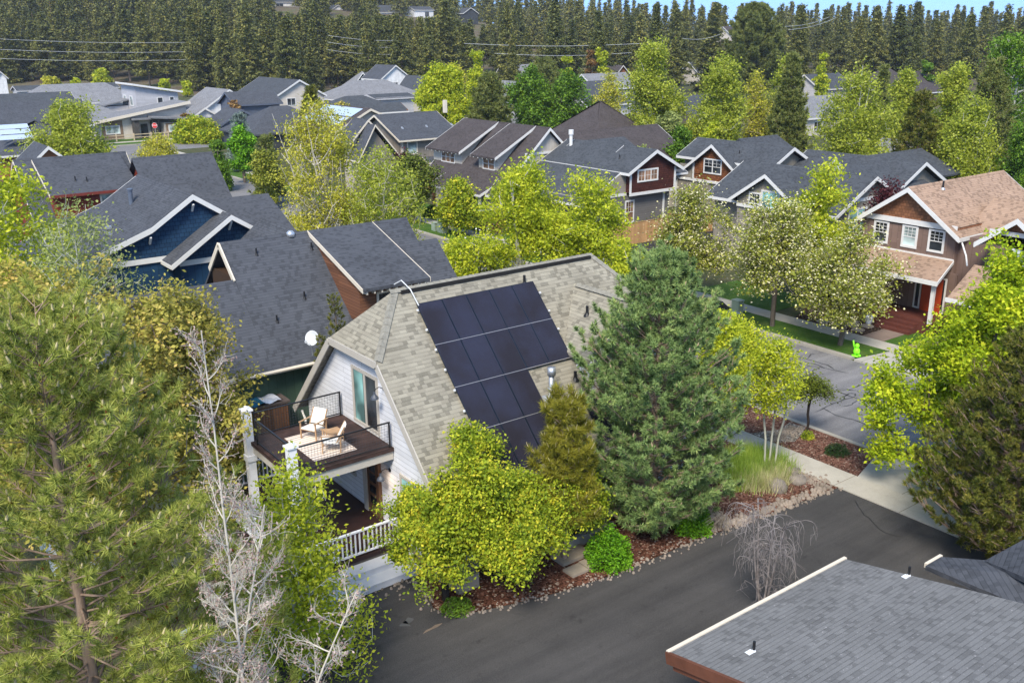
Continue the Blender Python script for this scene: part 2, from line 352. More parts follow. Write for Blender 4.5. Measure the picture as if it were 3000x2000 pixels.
def pine(name,label,cat,base,h,r,h0,mat_,barkm,seed,whorl=.55,nb=5,sub=5,tuft=40,nlen=.2,nwid=.014,prof=PR_CONE,droop=-.1,rise=.35,rt=.16,lim=1.,candles=None,cones=None,lean=(0,0),spread=.8,group=None,tspace=.45,twig=.55):
    rng=np.random.default_rng(seed); base=np.array(base,float); o=thing(name,label,cat,tuple(base),group)
    tr=np.array(trunk_line(base,base[2]+h,rng,.12,14,lean)); P=[tr[:-1]];Q=[tr[1:]]; tt=np.linspace(0,1,14); rp=[rt*(1-tt[:-1])**.8+.02];rq=[rt*(1-tt[1:])**.8+.015]
    tips=[tr[-1:]];dirs=[np.array([[0,0,1.]])]; z=h0; ga=rng.random()*6
    while z<h-.15:
        t=(z-h0)/(h-h0); L0=r*prof(t); ga+=.7+rng.random()
        n=max(3,int(round(nb*(1 if L0>1 else .8))))
        for k in range(n):
            a=ga+2*math.pi*k/n+rng.normal()*.25; L=L0*rng.uniform(.72,1.15)+.12; zz=z+rng.normal()*whorl*.25
            f=zz/h; p0=np.array([np.interp(f,tt,tr[:,i]) for i in range(3)]); ns=max(3,int(L/.5)+1); s=np.linspace(0,1,ns+1)
            hx=np.array([math.cos(a),math.sin(a),0]); sx=np.array([-math.sin(a),math.cos(a),0]); w_=rng.normal()*.12
            pts=p0+hx*(s*L)[:,None]+sx*(s**2*L*w_)[:,None]; el=droop+(.9-droop)*max(0,t)**2.2
            pts[:,2]+=L*(el*s+rise*s**2.2)
            P.append(pts[:-1]);Q.append(pts[1:]); br=(.012+.011*L)*lim; rr=br*(1-s*.85); rp.append(rr[:-1]);rq.append(rr[1:])
            tips.append(pts[-1:]); dirs.append(unit(pts[-1:]-pts[-2:-1]))
            # side twigs, each ending in a tuft
            nt_=int(L*sub); 
            if nt_:
                q=rng.uniform(.25,.98,nt_); side=np.where(np.arange(nt_)%2==0,1.,-1.)*rng.uniform(.6,1.2,nt_); c=np.stack([np.interp(q,s,pts[:,i]) for i in range(3)],1)
                bd=unit(np.gradient(pts,axis=0)); cdv=np.stack([np.interp(q,s,bd[:,i]) for i in range(3)],1)
                d=unit(cdv*.8+np.outer(side,sx)*.9+np.array([0,0,1.])*rng.uniform(-.25,.75,(nt_,1))); tl=twig*rng.uniform(.4,1.2,(nt_,1))*(.5+.5*min(1,L/2))
                e=c+d*tl; P.append(c);Q.append(e);rp.append(np.full(nt_,.011));rq.append(np.full(nt_,.006)); tips.append(e);dirs.append(unit(d+np.array([0,0,.45])))
        z+=whorl*rng.uniform(.75,1.25)*(1 if t<.8 else .7)
    v,f=tubes(np.vstack(P),np.vstack(Q),np.concatenate(rp),np.concatenate(rq),5); finish('trunk',v,f,barkm,o,smooth=True)
    T=np.vstack(tips);Dd=np.vstack(dirs); conifer_tufts(o,T,Dd,tuft,nlen,nwid,mat_,rng,spread)
    if candles:
        sel=rng.random(len(T))<candles[0]; A=T[sel]; B=A+unit(Dd[sel]+np.array([0,0,.8]))*candles[1]*rng.uniform(.6,1.2,(sel.sum(),1)); n=len(A)
        v,f=tubes(A,B,np.full(n,candles[2]),np.full(n,candles[2]*.5),4); finish('new_shoots',v,f,candles[3],o)
    if cones:
        sel=rng.random(len(T))<cones[0]; A=T[sel]-Dd[sel]*.06; n=len(A); q=leaf_quads(np.repeat(A,5,0)+rng.normal(size=(5*n,3))*.02,cones[1],rng,0,.8); finish('cones',q[0],q[1],cones[2],o)
    return o
def dup(root,loc,rz=0,sc=1,label=None,group=None,sz=None):
    r=root.copy(); COL.objects.link(r); r.location=loc; r.rotation_euler=(0,0,rz); r.scale=(sc,sc,sc if sz is None else sz)
    if label: r['label']=label
    if group: r['group']=group
    for ch in list(root.children):
        c=ch.copy(); COL.objects.link(c); c.parent=r
        for g in ch.children: d=g.copy(); COL.objects.link(d); d.parent=c
    return r
# ---------------------------------------------------------------- ground
def grid_sheet(name,xs,ys,zf,m):
    X,Y=np.meshgrid(xs,ys); Zz=zf(X,Y); v=np.stack([X,Y,Zz],-1).reshape(-1,3); nx=len(xs); ny=len(ys)
    i=np.arange(nx-1)[None,:]+np.arange(ny-1)[:,None]*nx; i=i.ravel(); f=np.stack([i,i+1,i+nx+1,i+nx],1)
    return structure(finish(name,v,f,m,None,smooth=True))
def ground_mat():
    m,nt,b=nmat('dry ground and forest floor',.95,.1); co=texco(nt); f=noise(nt,co,.05,6); g=noise(nt,co,1.7,5)
    a=ramp(nt,f,[(.35,(.075,.058,.038)),(.5,(.13,.105,.07)),(.65,(.085,.10,.035))]); nt.links.new(mix(nt,a,ramp(nt,g,[(.3,(.7,.7,.7)),(.7,(1.3,1.3,1.3))]),1.,'MULTIPLY'),b.inputs['Base Color']); return m
xs=np.concatenate([np.linspace(-120,140,40),np.linspace(150,1300,70)]); ys=np.concatenate([np.linspace(-120,250,50),np.linspace(262,1300,64)])
grid_sheet('ground',xs,ys,lambda X,Y:terr(X,Y)-.16,ground_mat())
def asphalt(name,base,var,crack=False,scale=.35):
    m,nt,b=nmat(name,.9,.2); co=texco(nt); f=noise(nt,co,scale,7,.65); g=noise(nt,co,38,3,.8)
    c=ramp(nt,f,[(.25,tuple(x*(1-var) for x in base)),(.5,base),(.78,tuple(x*(1+var) for x in base))])
    c=mix(nt,c,ramp(nt,g,[(.3,(.62,.62,.62)),(.5,(1,1,1)),(.72,(1.6,1.6,1.6))]),1.,'MULTIPLY')
    h=noise(nt,co,7,5,.75); c=mix(nt,c,(.20,.185,.17),ramp(nt,h,[(.66,(0,0,0)),(.76,(.4,.4,.4))]))
    st=noise(nt,co,1.1,6,.7); c=mix(nt,c,tuple(x*.55 for x in base),ramp(nt,st,[(.60,(0,0,0)),(.70,(.7,.7,.7))]))
    mp=nt.nodes.new('ShaderNodeMapping'); mp.inputs['Scale'].default_value=(.09,1.3,1); nt.links.new(co,mp.inputs[0]); tr=noise(nt,mp.outputs[0],1.,4,.6); c=mix(nt,c,ramp(nt,tr,[(.35,(.84,.84,.84)),(.65,(1.16,1.15,1.13))]),1.,'MULTIPLY')
    nt.links.new(c,b.inputs['Base Color']); bump(nt,b,g,.25,.008); return m
M_STREET=asphalt('street asphalt',(0.178,0.172,0.174),.16); M_ALLEY=asphalt('alley asphalt',(.060,.057,.055),.30,scale=.22); M_ALLEY2=asphalt('dark patch asphalt',(.036,.036,.038),.12)
def concrete(name,base,joint=1.5):
    m,nt,b=nmat(name,.85,.25); co=texco(nt); f=noise(nt,co,.9,7,.7); g=noise(nt,co,30,3,.8)
    c=ramp(nt,f,[(.3,tuple(x*.84 for x in base)),(.7,tuple(x*1.08 for x in base))]); c=mix(nt,c,ramp(nt,g,[(.3,(.86,.86,.86)),(.7,(1.12,1.12,1.12))]),1.,'MULTIPLY')
    if joint:
        t=nt.nodes.new('ShaderNodeTexBrick'); t.offset=0; t.inputs['Scale'].default_value=1; t.inputs['Brick Width'].default_value=40; t.inputs['Row Height'].default_value=joint; t.inputs['Mortar Size'].default_value=.015
        t.inputs['Color1'].default_value=(1,1,1,1);t.inputs['Color2'].default_value=(.93,.93,.93,1);t.inputs['Mortar'].default_value=(.45,.43,.4,1); nt.links.new(co,t.inputs['Vector']); c=mix(nt,c,t.outputs[0],1.,'MULTIPLY')
    nt.links.new(c,b.inputs['Base Color']); return m
M_WALK=concrete('sidewalk concrete',(0.449,0.414,0.350),2.9); M_CONC=concrete('driveway concrete',(.43,.405,.355),2.6); M_KERB=concrete('kerb concrete',(.36,.33,.28),0); M_AGG=concrete('exposed aggregate',(.24,.18,.145),2.4)
def grass_mat(name,a,b_,c_):
    m,nt,b=nmat(name,.9,.15); co=texco(nt); f=noise(nt,co,.8,6,.7); g=noise(nt,co,22,4,.8)
    c=ramp(nt,f,[(.3,a),(.5,b_),(.72,c_)]); c=mix(nt,c,ramp(nt,g,[(.3,(.5,.5,.5)),(.7,(1.5,1.5,1.4))]),1.,'MULTIPLY'); nt.links.new(c,b.inputs['Base Color']); bump(nt,b,g,.8,.05); return m
M_LAWN=grass_mat('lawn grass',(.035,.085,.012),(.06,.125,.018),(.11,.15,.035)); M_YARD=grass_mat('yard ground',(.04,.06,.02),(.07,.075,.035),(.12,.10,.055))
def mulch_mat(name,a,b_):
    m,nt,b=nmat(name,.95,.1); co=texco(nt); v=nt.nodes.new('ShaderNodeTexVoronoi'); v.inputs['Scale'].default_value=16; nt.links.new(co,v.inputs['Vector'])
    s=nt.nodes.new('ShaderNodeSeparateColor'); nt.links.new(v.outputs['Color'],s.inputs[0]); c=ramp(nt,s.outputs[0],[(.05,tuple(x*.35 for x in a)),(.45,a),(.9,b_),(1,(.42,.34,.26))])
    f=noise(nt,co,.9,5); c=mix(nt,c,ramp(nt,f,[(.3,(.65,.65,.65)),(.7,(1.25,1.25,1.25))]),1.,'MULTIPLY'); nt.links.new(c,b.inputs['Base Color']); bump(nt,b,s.outputs[1],.9,.04); return m
M_MULCH=mulch_mat('red bark mulch',(0.136,0.061,0.042),(0.230,0.121,0.088)); M_MULCH2=mulch_mat('brown bark mulch',(.10,.042,.026),(.19,.085,.055)); M_SOIL=mulch_mat('dark planting bed',(.055,.035,.024),(.11,.07,.05))
M_GRAVEL=mulch_mat('river gravel',(.20,.17,.14),(.42,.38,.33))
def flat(name,pts,z,m,t=.14):
    mb=MB(); mb.slab([(x,y,z) for x,y in pts],t); return structure(mb.build(name,m))
def rect(name,x0,x1,y0,y1,z,m,t=.14): return flat(name,[(x0,y0),(x1,y0),(x1,y1),(x0,y1)],z,m,t)
# streets lie at -0.12, the blocks between them at about 0
rect('street',35.6,45.4,-40,158,-.115,M_STREET,.03); rect('cross_street',-140,260,158,170.5,-.112,M_STREET,.03)
NE=[(31.2,20.1),(27.5,20.35),(23.6,20.7),(19.7,20.8),(17.6,21.1),(15.9,21.5),(14.6,21.9),(13.9,22.3),(13.75,22.9),(14.0,23.6),(14.5,24.1)]   # north edge of the alley, then the parking bay
flat('alley',[(31.2,8.0),(31.2,20.1)]+NE[1:]+[(14.6,25.0),(12.6,25.6),(9.5,25.2),(4.5,24),(-6,20),(-6,8.0)],-.03,M_ALLEY,.1)
flat('yard_ground',[(-60,26)]+[(4.5,24.0),(9.5,25.2),(12.6,25.6),(14.6,25.0)]+NE[::-1]+[(31.2,158),(-60,158)],-.02,M_YARD,.12)
rect('garage_ground',-20,31.2,-40,8.0,-.02,M_YARD,.12); rect('far_block_ground',49.5,150,-40,158,-.02,M_YARD,.12)
rect('sidewalk',31.2,32.65,-40,157,.01,M_WALK,.15); rect('sidewalk',48.15,49.45,-40,157,.01,M_WALK,.15)
rect('kerb',35.35,35.6,20.9,157,.02,M_KERB,.16); rect('kerb',45.4,45.75,29.3,157,.02,M_KERB,.16)
flat('driveway_apron',[(32.65,20.2),(35.6,21.1),(35.6,8),(32.65,8)],.0,M_CONC); flat('driveway_apron',[(45.4,29.1),(48.15,28.65),(48.15,20),(45.4,20)],.0,M_CONC)
rect('driveway',49.45,55,19,28.6,.005,M_AGG); flat('front_walk',[(49.45,31.35),(49.45,29.95),(53.9,29.95),(53.9,31.35)],.006,M_AGG)
flat('planting_strip',[(32.65,20.25),(35.35,21.0),(35.35,34),(32.65,34)],-.005,M_MULCH); rect('planting_strip',32.65,35.35,34,157,-.006,M_LAWN)
flat('gravel_patch',[(32.7,24.7),(33.5,24.0),(34.4,24.3),(35.2,24.7),(35.1,25.5),(34.0,25.3),(33.2,25.6),(32.7,25.8)],.01,M_GRAVEL,.05)
flat('verge_lawn',[(45.75,29.35),(48.15,28.7),(48.15,157),(45.75,157)],-.004,M_LAWN); flat('front_lawn',[(49.5,29.9),(49.5,28.7),(53.5,28.7),(53.5,29.9)],.0,M_LAWN,.1)
flat('planting_bed',[(49.5,31.4),(53.6,31.4),(53.6,37.9),(49.5,36.3)],.0,M_SOIL,.1); rect('front_lawn',49.5,54.2,38,45,.0,M_LAWN,.1); rect('front_lawn',49.5,54,62,99,.0,M_LAWN,.1)
rect('front_path',49.5,52.3,76.2,77.3,.006,M_AGG,.1)
flat('parking_drive',[(49.5,52),(49.5,58.6),(80,58.6),(80,52)],.004,M_ALLEY2,.1)
flat('front_bed',[(14.3,24.3)]+NE[::-1][1:]+[(31.15,20.2),(31.15,23.5),(27,25.6),(14.3,25.6)],.004,M_MULCH2,.05)
flat('grass_bed',[(24.5,21.5),(28,20.9),(31.15,20.7),(31.15,30),(27.5,30)],.012,M_MULCH,.05)
# far side of the cross street
rect('kerb',-140,260,170.5,170.8,.03,M_KERB,.2); rect('verge_lawn',-140,260,170.8,174.3,.0,M_LAWN); rect('sidewalk',-140,260,174.3,176,.02,M_WALK,.2); rect('far_yard_ground',-140,260,176,300,-.02,M_YARD,.12)
rect('front_lawn',38,52,176.2,180,.02,M_LAWN,.1)
# worn patch, sealed cracks
def ribbon(name,pts,wd,z,m,jit=.05,seed=1):
    r=random.Random(seed); P=[]
    for i in range(len(pts)-1):
        n=max(2,int(math.dist(pts[i],pts[i+1])/.25))
        for k in range(n): t=k/n; P.append((pts[i][0]+(pts[i+1][0]-pts[i][0])*t+r.gauss(0,jit),pts[i][1]+(pts[i+1][1]-pts[i][1])*t+r.gauss(0,jit)))
    P.append(pts[-1]); mb=MB(); v=[];
    for i,p in enumerate(P):
        a=P[max(0,i-1)];b=P[min(len(P)-1,i+1)]; d=np.array([b[0]-a[0],b[1]-a[1]]); d/=np.linalg.norm(d)+1e-9; ww=wd*r.uniform(.5,1.2)/2*(1 if 0<i<len(P)-1 else .2)
        v+=[(p[0]-d[1]*ww,p[1]+d[0]*ww,z),(p[0]+d[1]*ww,p[1]-d[0]*ww,z)]
    mb.add(v,[[2*i,2*i+1,2*i+3,2*i+2] for i in range(len(P)-1)]); return structure(mb.build(name,m))
M_TAR=plain('crack sealant tar',(.05,.05,.052),.6,.4)
c7=lambda a,b:(2100+a*.3189,900+b*.3189)
def g2(p): q=gz(*p,-.11); return (q[0],q[1])
for k,ln in enumerate([[(690,440),(850,480),(1010,530),(1080,570)],[(740,510),(860,540),(950,550),(1090,580),(1210,605)],[(830,630),(880,605),(880,580),(950,550)],[(800,500),(900,520),(1000,560)],[(680,600),(760,570),(840,545)],
        [(900,960),(975,925),(1060,885),(1180,845),(1270,820)],[(1050,755),(1190,800),(1250,825),(1440,885)],[(1220,755),(1340,705),(1450,665),(1560,630)],[(975,925),(1090,990),(1270,1035),(1400,1090),(1520,1115)],
        [(1180,835),(1170,820),(1215,790),(1270,790),(1270,820)],[(1120,745),(1180,745),(1250,765)],[(1120,765),(1200,760),(1300,765)],[(1150,910),(1240,895),(1290,850)],[(860,695),(915,660),(910,640)],[(490,380),(545,358)],[(820,690),(940,715),(1050,755)],[(840,470),(870,430),(900,430)]]):
    ribbon('crack_seal',[g2(c7(*p)) for p in ln],.085,-.108,M_TAR,.02,k)
c6=lambda a,b:(2200+a*.4464,950+b*.4464)
ribbon('crack_seal',[tuple(gz(*c6(*p),-.03)[:2]) for p in [(690,1150),(700,1200),(770,1270),(840,1340),(985,1395)]],.045,-.024,plain('open crack',(.012,.012,.012)),.05,9)
ribbon('chalk_mark',[tuple(gz(*p,-.03)[:2]) for p in [(1242,1853),(1262,1838),(1295,1825)]],.12,-.024,plain('pale dust',(.2,.15,.11)),.03,10)
ribbon('chalk_mark',[tuple(gz(*p,-.03)[:2]) for p in [(1180,1830),(1196,1822),(1212,1812)]],.35,-.024,plain('grey scuff',(.09,.09,.088)),.08,11)
# loose stones edging the beds
M_STONE=plain('river stone',(.24,.195,.155),.8,.3,.45,1.3)
def stones(name,pts,n,s,spread,seed,z=0.,m=None):
    rng=np.random.default_rng(seed); P=np.array(pts,float); seg=np.linalg.norm(np.diff(P,axis=0),axis=1); cum=np.r_[0,np.cumsum(seg)]; q=rng.random(n)*cum[-1]
    c=np.stack([np.interp(q,cum,P[:,0])+rng.normal(size=n)*spread,np.interp(q,cum,P[:,1])+rng.normal(size=n)*spread],1)
    th=np.arange(6)*math.pi/3; V=[];F=[]
    S=s*rng.uniform(.5,1.4,n)
    for k in range(n):
        a=rng.random()*6; sx=S[k]*rng.uniform(.8,1.3); sy=S[k]; hh=S[k]*rng.uniform(.45,.8); b=len(V)
        for rr,zz in ((1,0),(.85,.6),(.4,1)):
            for t in th: x=math.cos(t)*sx*rr*.5; y=math.sin(t)*sy*rr*.5; V.append((c[k,0]+x*math.cos(a)-y*math.sin(a),c[k,1]+x*math.sin(a)+y*math.cos(a),z-.02+zz*hh))
        for i in range(2):
            for j in range(6): F.append([b+i*6+j,b+i*6+(j+1)%6,b+(i+1)*6+(j+1)%6,b+(i+1)*6+j])
        F.append([b+12+j for j in range(6)])
    o=finish(name,V,F,m or M_STONE,None,False,True); o['kind']='stuff'; return tag(o,'loose river stones edging the mulch bed beside the alley','stones')
stones('edging_stones',NE,520,.085,.13,1); o=stones('cobble_edging',[(24.5,20.85),(28,20.5),(30.9,20.35)],250,.17,.13,2); o['label']='row of rounded cobbles between the grass bed and the alley'
o=stones('gravel',[(30.9,20.6),(30.7,22.2)],260,.11,.28,3); o['label']='grey gravel between the sidewalk and the ornamental grasses'
o=stones('stone_chips',[(32.9,24.7),(34.9,25.0)],420,.09,.25,4); o['label']='pale stone chips across the red planting strip'
o=stones('loose_stones',[(11.8,25.9),(13.9,24.6)],120,.10,.35,5); o['label']='scattered pale stones in the bed below the porch steps'
M_BOULD=plain('boulder rock',(.22,.19,.16),.9,.2,.35,2.5)
def boulder(x,y,s,seed,label):
    rng=np.random.default_rng(seed); mb=MB(); mb.rot((x,y,-.05),[(s*.55,0),(s*.62,s*.25),(s*.5,s*.5),(s*.25,s*.62),(.02,s*.64)],9); v=np.array(mb.v); ctr=np.array([x,y,0]); v=ctr+(v-ctr)*(1+.13*rng.normal(size=(len(v),1)))
    tag(finish('boulder',v-0,mb.f,M_BOULD,None,True,True,(0,0,0)),label,'boulder',None)
bx=[(29.1,21.5,.75,'brown boulder in the grass bed left of two grey ones'),(30.3,21.4,.62,'grey boulder at the edge of the grasses nearer the alley'),(30.6,22.0,.6,'grey boulder at the edge of the grasses nearer the sidewalk')]
for k,(x,y,s,l) in enumerate(bx): boulder(x,y,s,k,l)
for k,(x,y,s) in enumerate([(45.2+2,50.2,1.0),(47.9,51.3,.8)]): boulder(x,y,s,10+k,['large pale boulder behind the tan roof beside white blossom','smaller pale boulder behind the tan roof near the sidewalk'][k])
M_SLATE=plain('stepping stone',(.30,.25,.19),.85)
for k,(a,b) in enumerate([((18.6,22.2),(19.9,22.9)),((18.4,21.45),(19.1,22.0)),((19.15,21.5),(19.8,22.05))]):
    tag(MB().box(a[0],b[0],a[1],b[1],.0,.08+.04*(k==0)).build('stepping_slab',M_SLATE),['large concrete slab in the mulch under the young pine','small left stepping slab beside the alley edge','small right stepping slab beside the round shrub'][k],'slab')
# ---------------------------------------------------------------- house kit
WHITE=plain('white trim paint',(.66,.64,.60),.55,.3,.05); CREAM=plain('cream trim paint',(.66,.58,.46),.6,.3,.06); TAUPE=plain('taupe trim paint',(.47,.43,.37),.6,.3,.06)
DGLASS=glass('window glass dark',(.03,.035,.04)); BLIND=glass('window glass with blind',(.30,.36,.34),.25); TEAL=glass('window glass teal curtain',(.16,.30,.28),.2); AMBER=glass('window glass with wood blinds',(.17,.095,.055),.3)
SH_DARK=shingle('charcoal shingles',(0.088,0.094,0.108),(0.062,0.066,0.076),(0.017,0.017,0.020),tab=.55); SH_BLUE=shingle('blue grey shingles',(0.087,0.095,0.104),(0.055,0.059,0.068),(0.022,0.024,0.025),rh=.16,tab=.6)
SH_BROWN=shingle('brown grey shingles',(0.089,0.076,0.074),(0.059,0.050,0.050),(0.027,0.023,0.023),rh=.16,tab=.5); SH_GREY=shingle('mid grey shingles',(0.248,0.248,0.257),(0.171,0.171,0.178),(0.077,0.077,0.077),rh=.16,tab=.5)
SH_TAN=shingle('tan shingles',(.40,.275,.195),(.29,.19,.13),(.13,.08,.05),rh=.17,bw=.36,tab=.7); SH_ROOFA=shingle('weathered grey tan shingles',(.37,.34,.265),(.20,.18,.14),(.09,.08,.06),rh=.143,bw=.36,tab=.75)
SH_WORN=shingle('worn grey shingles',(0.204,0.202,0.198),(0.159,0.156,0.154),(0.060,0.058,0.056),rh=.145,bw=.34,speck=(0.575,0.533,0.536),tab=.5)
def inset(prof,d):
    return [(c,z-d) for c,z in prof]
def roof(root,axis,a0,a1,prof,mat_,trim=WHITE,t=.14,board=.24,ends=(1,1),fascia=(1,1),cap=True,name='roof'):
    """prof: roof line [(c,z)...] from one eave over the ridge to the other"""
    mb=MB(); P=list(prof)
    for i in range(len(P)-1):
        q=[P[i],P[i+1],(P[i+1][0],P[i+1][1]-t),(P[i][0],P[i][1]-t)]; mb.prism(axis,a0,a1,q)
    r=mb.build(name,mat_,root)
    if cap and len(P)>2:
        k=max(range(len(P)),key=lambda i:P[i][1])
        if 0<k<len(P)-1:
            def sl(A,B,d): L=math.dist(A,B); return (A[0]+(B[0]-A[0])*d/L,A[1]+(B[1]-A[1])*d/L)
            a=sl(P[k],P[k-1],.16);b=sl(P[k],P[k+1],.16)
            MB().prism(axis,a0-.01,a1+.01,[(a[0],a[1]+.012),(P[k][0],P[k][1]+.045),(b[0],b[1]+.012),(b[0],b[1]-.03),(P[k][0],P[k][1]-.02),(a[0],a[1]-.03)]).build('ridge_cap',mat_,r)
    if trim:
        for e,aa in enumerate((a0,a1)):
            if not ends[e]: continue
            m=MB(); lo,hi=(aa-.035,aa-.002) if e==0 else (aa+.002,aa+.035)
            for i in range(len(P)-1): m.prism(axis,lo,hi,[(P[i][0],P[i][1]+.012),(P[i+1][0],P[i+1][1]+.012),(P[i+1][0],P[i+1][1]-board),(P[i][0],P[i][1]-board)])
            m.build('rake_board',trim,r)
        for e,(c,z) in enumerate((P[0],P[-1])):
            if not fascia[e]: continue
            s=-1 if P[0][0]<P[-1][0] else 1; s=s if e==0 else -s
            x=sorted((c+s*.003,c+s*.05)); MB().prism(axis,a0,a1,[(x[0],z-.01),(x[1],z-.01),(x[1],z-.01-board*.8),(x[0],z-.01-board*.8)]).build('fascia',trim,r)
    return r
def walls(root,axis,a0,a1,prof,mat_,z0=0.,name='wall'):
    """wall block under a roof line"""
    return MB().prism(axis,a0,a1,[(prof[0][0],z0)]+list(prof)+[(prof[-1][0],z0)]).build(name,mat_,root)
def window(root,side,pos,a0,a1,z0,z1,trim=WHITE,pane=DGLASS,cols=1,rows=1,fr=.10,mun=.025,split=0,name='window',sash=None):
    f=MB(); g=MB(); P=lambda m,l,h,b,t,d0,d1:(m.box(pos-d1,pos-d0,l,h,b,t) if side=='X' else m.box(l,h,pos-d1,pos-d0,b,t))
    P(f,a0,a1,z1-fr,z1,.002,.055);P(f,a0,a1,z0,z0+fr,.002,.065);P(f,a0,a0+fr,z0+fr,z1-fr,.002,.05);P(f,a1-fr,a1,z0+fr,z1-fr,.002,.05)
    W=a1-a0-2*fr; Hh=z1-z0-2*fr
    if split:
        for k in range(1,split+1): c=a0+fr+W*k/(split+1); P(f,c-.05,c+.05,z0+fr,z1-fr,.002,.048)
    zt_=z0+fr+Hh*.48 if rows<0 else z0+fr
    if rows<0: P(f,a0+fr,a1-fr,zt_-.025,zt_+.025,.002,.045)
    R_=abs(rows)
    for k in range(1,cols): c=a0+fr+W*k/cols; P(f,c-mun/2,c+mun/2,zt_,z1-fr,.002,.032)
    for k in range(1,R_): c=zt_+(z1-fr-zt_)*k/R_; P(f,a0+fr,a1-fr,c-mun/2,c+mun/2,.002,.030)
    o=f.build(name,sash or trim,root); P(g,a0+fr,a1-fr,z0+fr,z1-fr,.002,.018); g.build('pane',pane,o); return o
def band(root,side,pos,a0,a1,z0,z1,m=WHITE,d=.05,name='trim_board'):
    mb=MB(); (mb.box(pos-d,pos-.002,a0,a1,z0,z1) if side=='X' else mb.box(a0,a1,pos-d,pos-.002,z0,z1)); return mb.build(name,m,root)
BLACKP=plain('black vent pipe',(.012,.012,.013),.5,.4); METAL=plain('galvanised metal',(.55,.56,.57),.35,.5,.1,3,.7)
def vent(root,x,y,z,h=.35,r=.05,m=None,flash=None):
    o=MB().tube([(x,y,z-.15),(x,y,z+h)],r,10).build('vent_pipe',m or BLACKP,root)
    MB().rot((x,y,z-.03),[(r*2.6,-.05),(r*1.2,.08)],12).build('flashing',flash or m or BLACKP,o); return o
def corner(root,x,y,z0,z1,m=WHITE,w_=.12): return MB().box(x-.03,x+w_,y-.03,y+w_,z0,z1).build('corner_board',m,root)
# ================================================================ the white house with the gambrel-like clipped gable
A=thing('white_house','white house with clipped gable end, grey tan shingle roof, solar panels and upper deck','house',(21,28.8,0))
SL=1.044
def az(y): return 3.2+SL*(min(y-23.39,34.21-y))
R0,R1=14.4,27.2
mb=MB(); fr=[(R0,23.39,3.2),(R1,23.39,3.2),(R1,27.04,7.01),(25.43,28.8,8.85),(16.2,28.8,8.85),(R0,27.04,7.01)]; bk=[(x,57.6-y,z) for x,y,z in fr]
rA=MB().slab(fr,.14).build('roof',SH_ROOFA,A)
for nm,poly in (('roof_back',bk),('roof_hip',[(R0,27.04,7.01),(16.2,28.8,8.85),(R0,30.56,7.01)]),('roof_hip',[(R1,27.04,7.01),(25.43,28.8,8.85),(R1,30.56,7.01)])): MB().slab(poly,.138).build(nm,SH_ROOFA,A)
def caps(root,p,q,n,m,wd=.30):
    """overlapping ridge shingles from p up to q"""
    p=np.array(p,float);q=np.array(q,float);mb=MB();d=(q-p)/n;u=unit(q-p);sd=unit(np.cross(u,(0,0,1.)));up=np.cross(sd,u)
    for k in range(n):
        a=p+d*k; b=p+d*(k+1.12); v=[]
        for e,h in ((a,.062),(b,.035)):
            v+=[e+sd*wd/2-up*.055,e+up*h,e-sd*wd/2-up*.055]
        v+=[x-up*.02 for x in v]; mb.add(v,[(0,3,4,1),(1,4,5,2),(6,7,10,9),(7,8,11,10),(0,1,7,6),(1,2,8,7),(3,9,10,4),(4,10,11,5),(0,6,9,3),(2,5,11,8)])
    return mb.build('ridge_cap',m,root)
SH_CAP=plain('ridge shingle grey tan',(.25,.235,.195),.95,.1,.2,6)
caps(rA,(16.0,28.8,8.86),(25.45,28.8,8.86),36,SH_CAP); caps(rA,(14.45,27.04,7.04),(16.2,28.78,8.85),10,SH_CAP); caps(rA,(R1-.05,27.08,7.04),(25.43,28.78,8.85),10,SH_CAP)
MB().box(16.4,25.3,28.62,28.70,8.72,8.84).build('ridge_vent',plain('ridge vent dark',(.02,.018,.016)),rA)
for nm,p,q in (('r',(R0-.02,23.39,3.06),(R0-.02,27.04,6.87)),('l',(R0-.02,34.21,3.06),(R0-.02,30.56,6.87)),('h',(R0-.02,27.04,6.9),(R0-.02,30.56,6.9))):
    MB().bar(p,q,.045,.26,(0,0,1)).build('rake_board',TAUPE,rA)
MB().box(R0,R1,23.33,23.385,2.93,3.17).build('fascia',TAUPE,rA)
wprof=[(24.0,az(24.0)-.2),(27.04,6.8),(30.56,6.8),(33.6,az(33.6)-.2)]
WLAP=lap('white lap siding',(.70,.70,.72),rh=.19,line=.62); walls(A,'X',14.75,26.9,wprof,WLAP,.45); MB().box(14.72,26.93,23.97,33.63,-.1,.45).build('foundation',plain('tan foundation',(.36,.30,.23)),A)
CH=lambda a,b:(700+a*.3189,950+b*.3189)
# upper deck door, lower door, windows, lamps
d=window(A,'X',14.75,27.66,29.55,4.05,6.2,TAUPE,DGLASS,1,1,.11,name='sliding_door',split=1)
MB().box(14.725,14.735,28.75,29.40,4.17,6.07).build('curtain',TEAL,d); MB().box(14.69,14.75,27.7,29.5,3.98,4.06).build('sill',WHITE,d)
o=MB(); o.box(14.62,14.748,27.78,28.62,.76,2.95); DOORW=plain('stained wood door',(.13,.065,.035),.5,.4,.3,2); ob=o.build('front_door',DOORW,A)
for zz in (1.2,1.65,2.1,2.5): MB().box(14.60,14.618,27.98,28.42,zz,zz+.3).build('pane',DGLASS,ob)
band(A,'X',14.75,28.64,28.92,.75,3.3,TAUPE,.16,'door_frame')
d=window(A,'X',14.75,24.62,26.38,1.45,3.1,TAUPE,TEAL,1,-1,.11,split=1)
window(A,'X',14.75,29.7,30.7,1.7,2.7,TAUPE,DGLASS,1,1,.09)
for x0,x1 in ((15.6,17.0),(18.6,20.0),(21.8,23.2)): window(A,'Y',24.0,x0,x1,1.2,2.5,TAUPE,DGLASS,2,-2,.1)
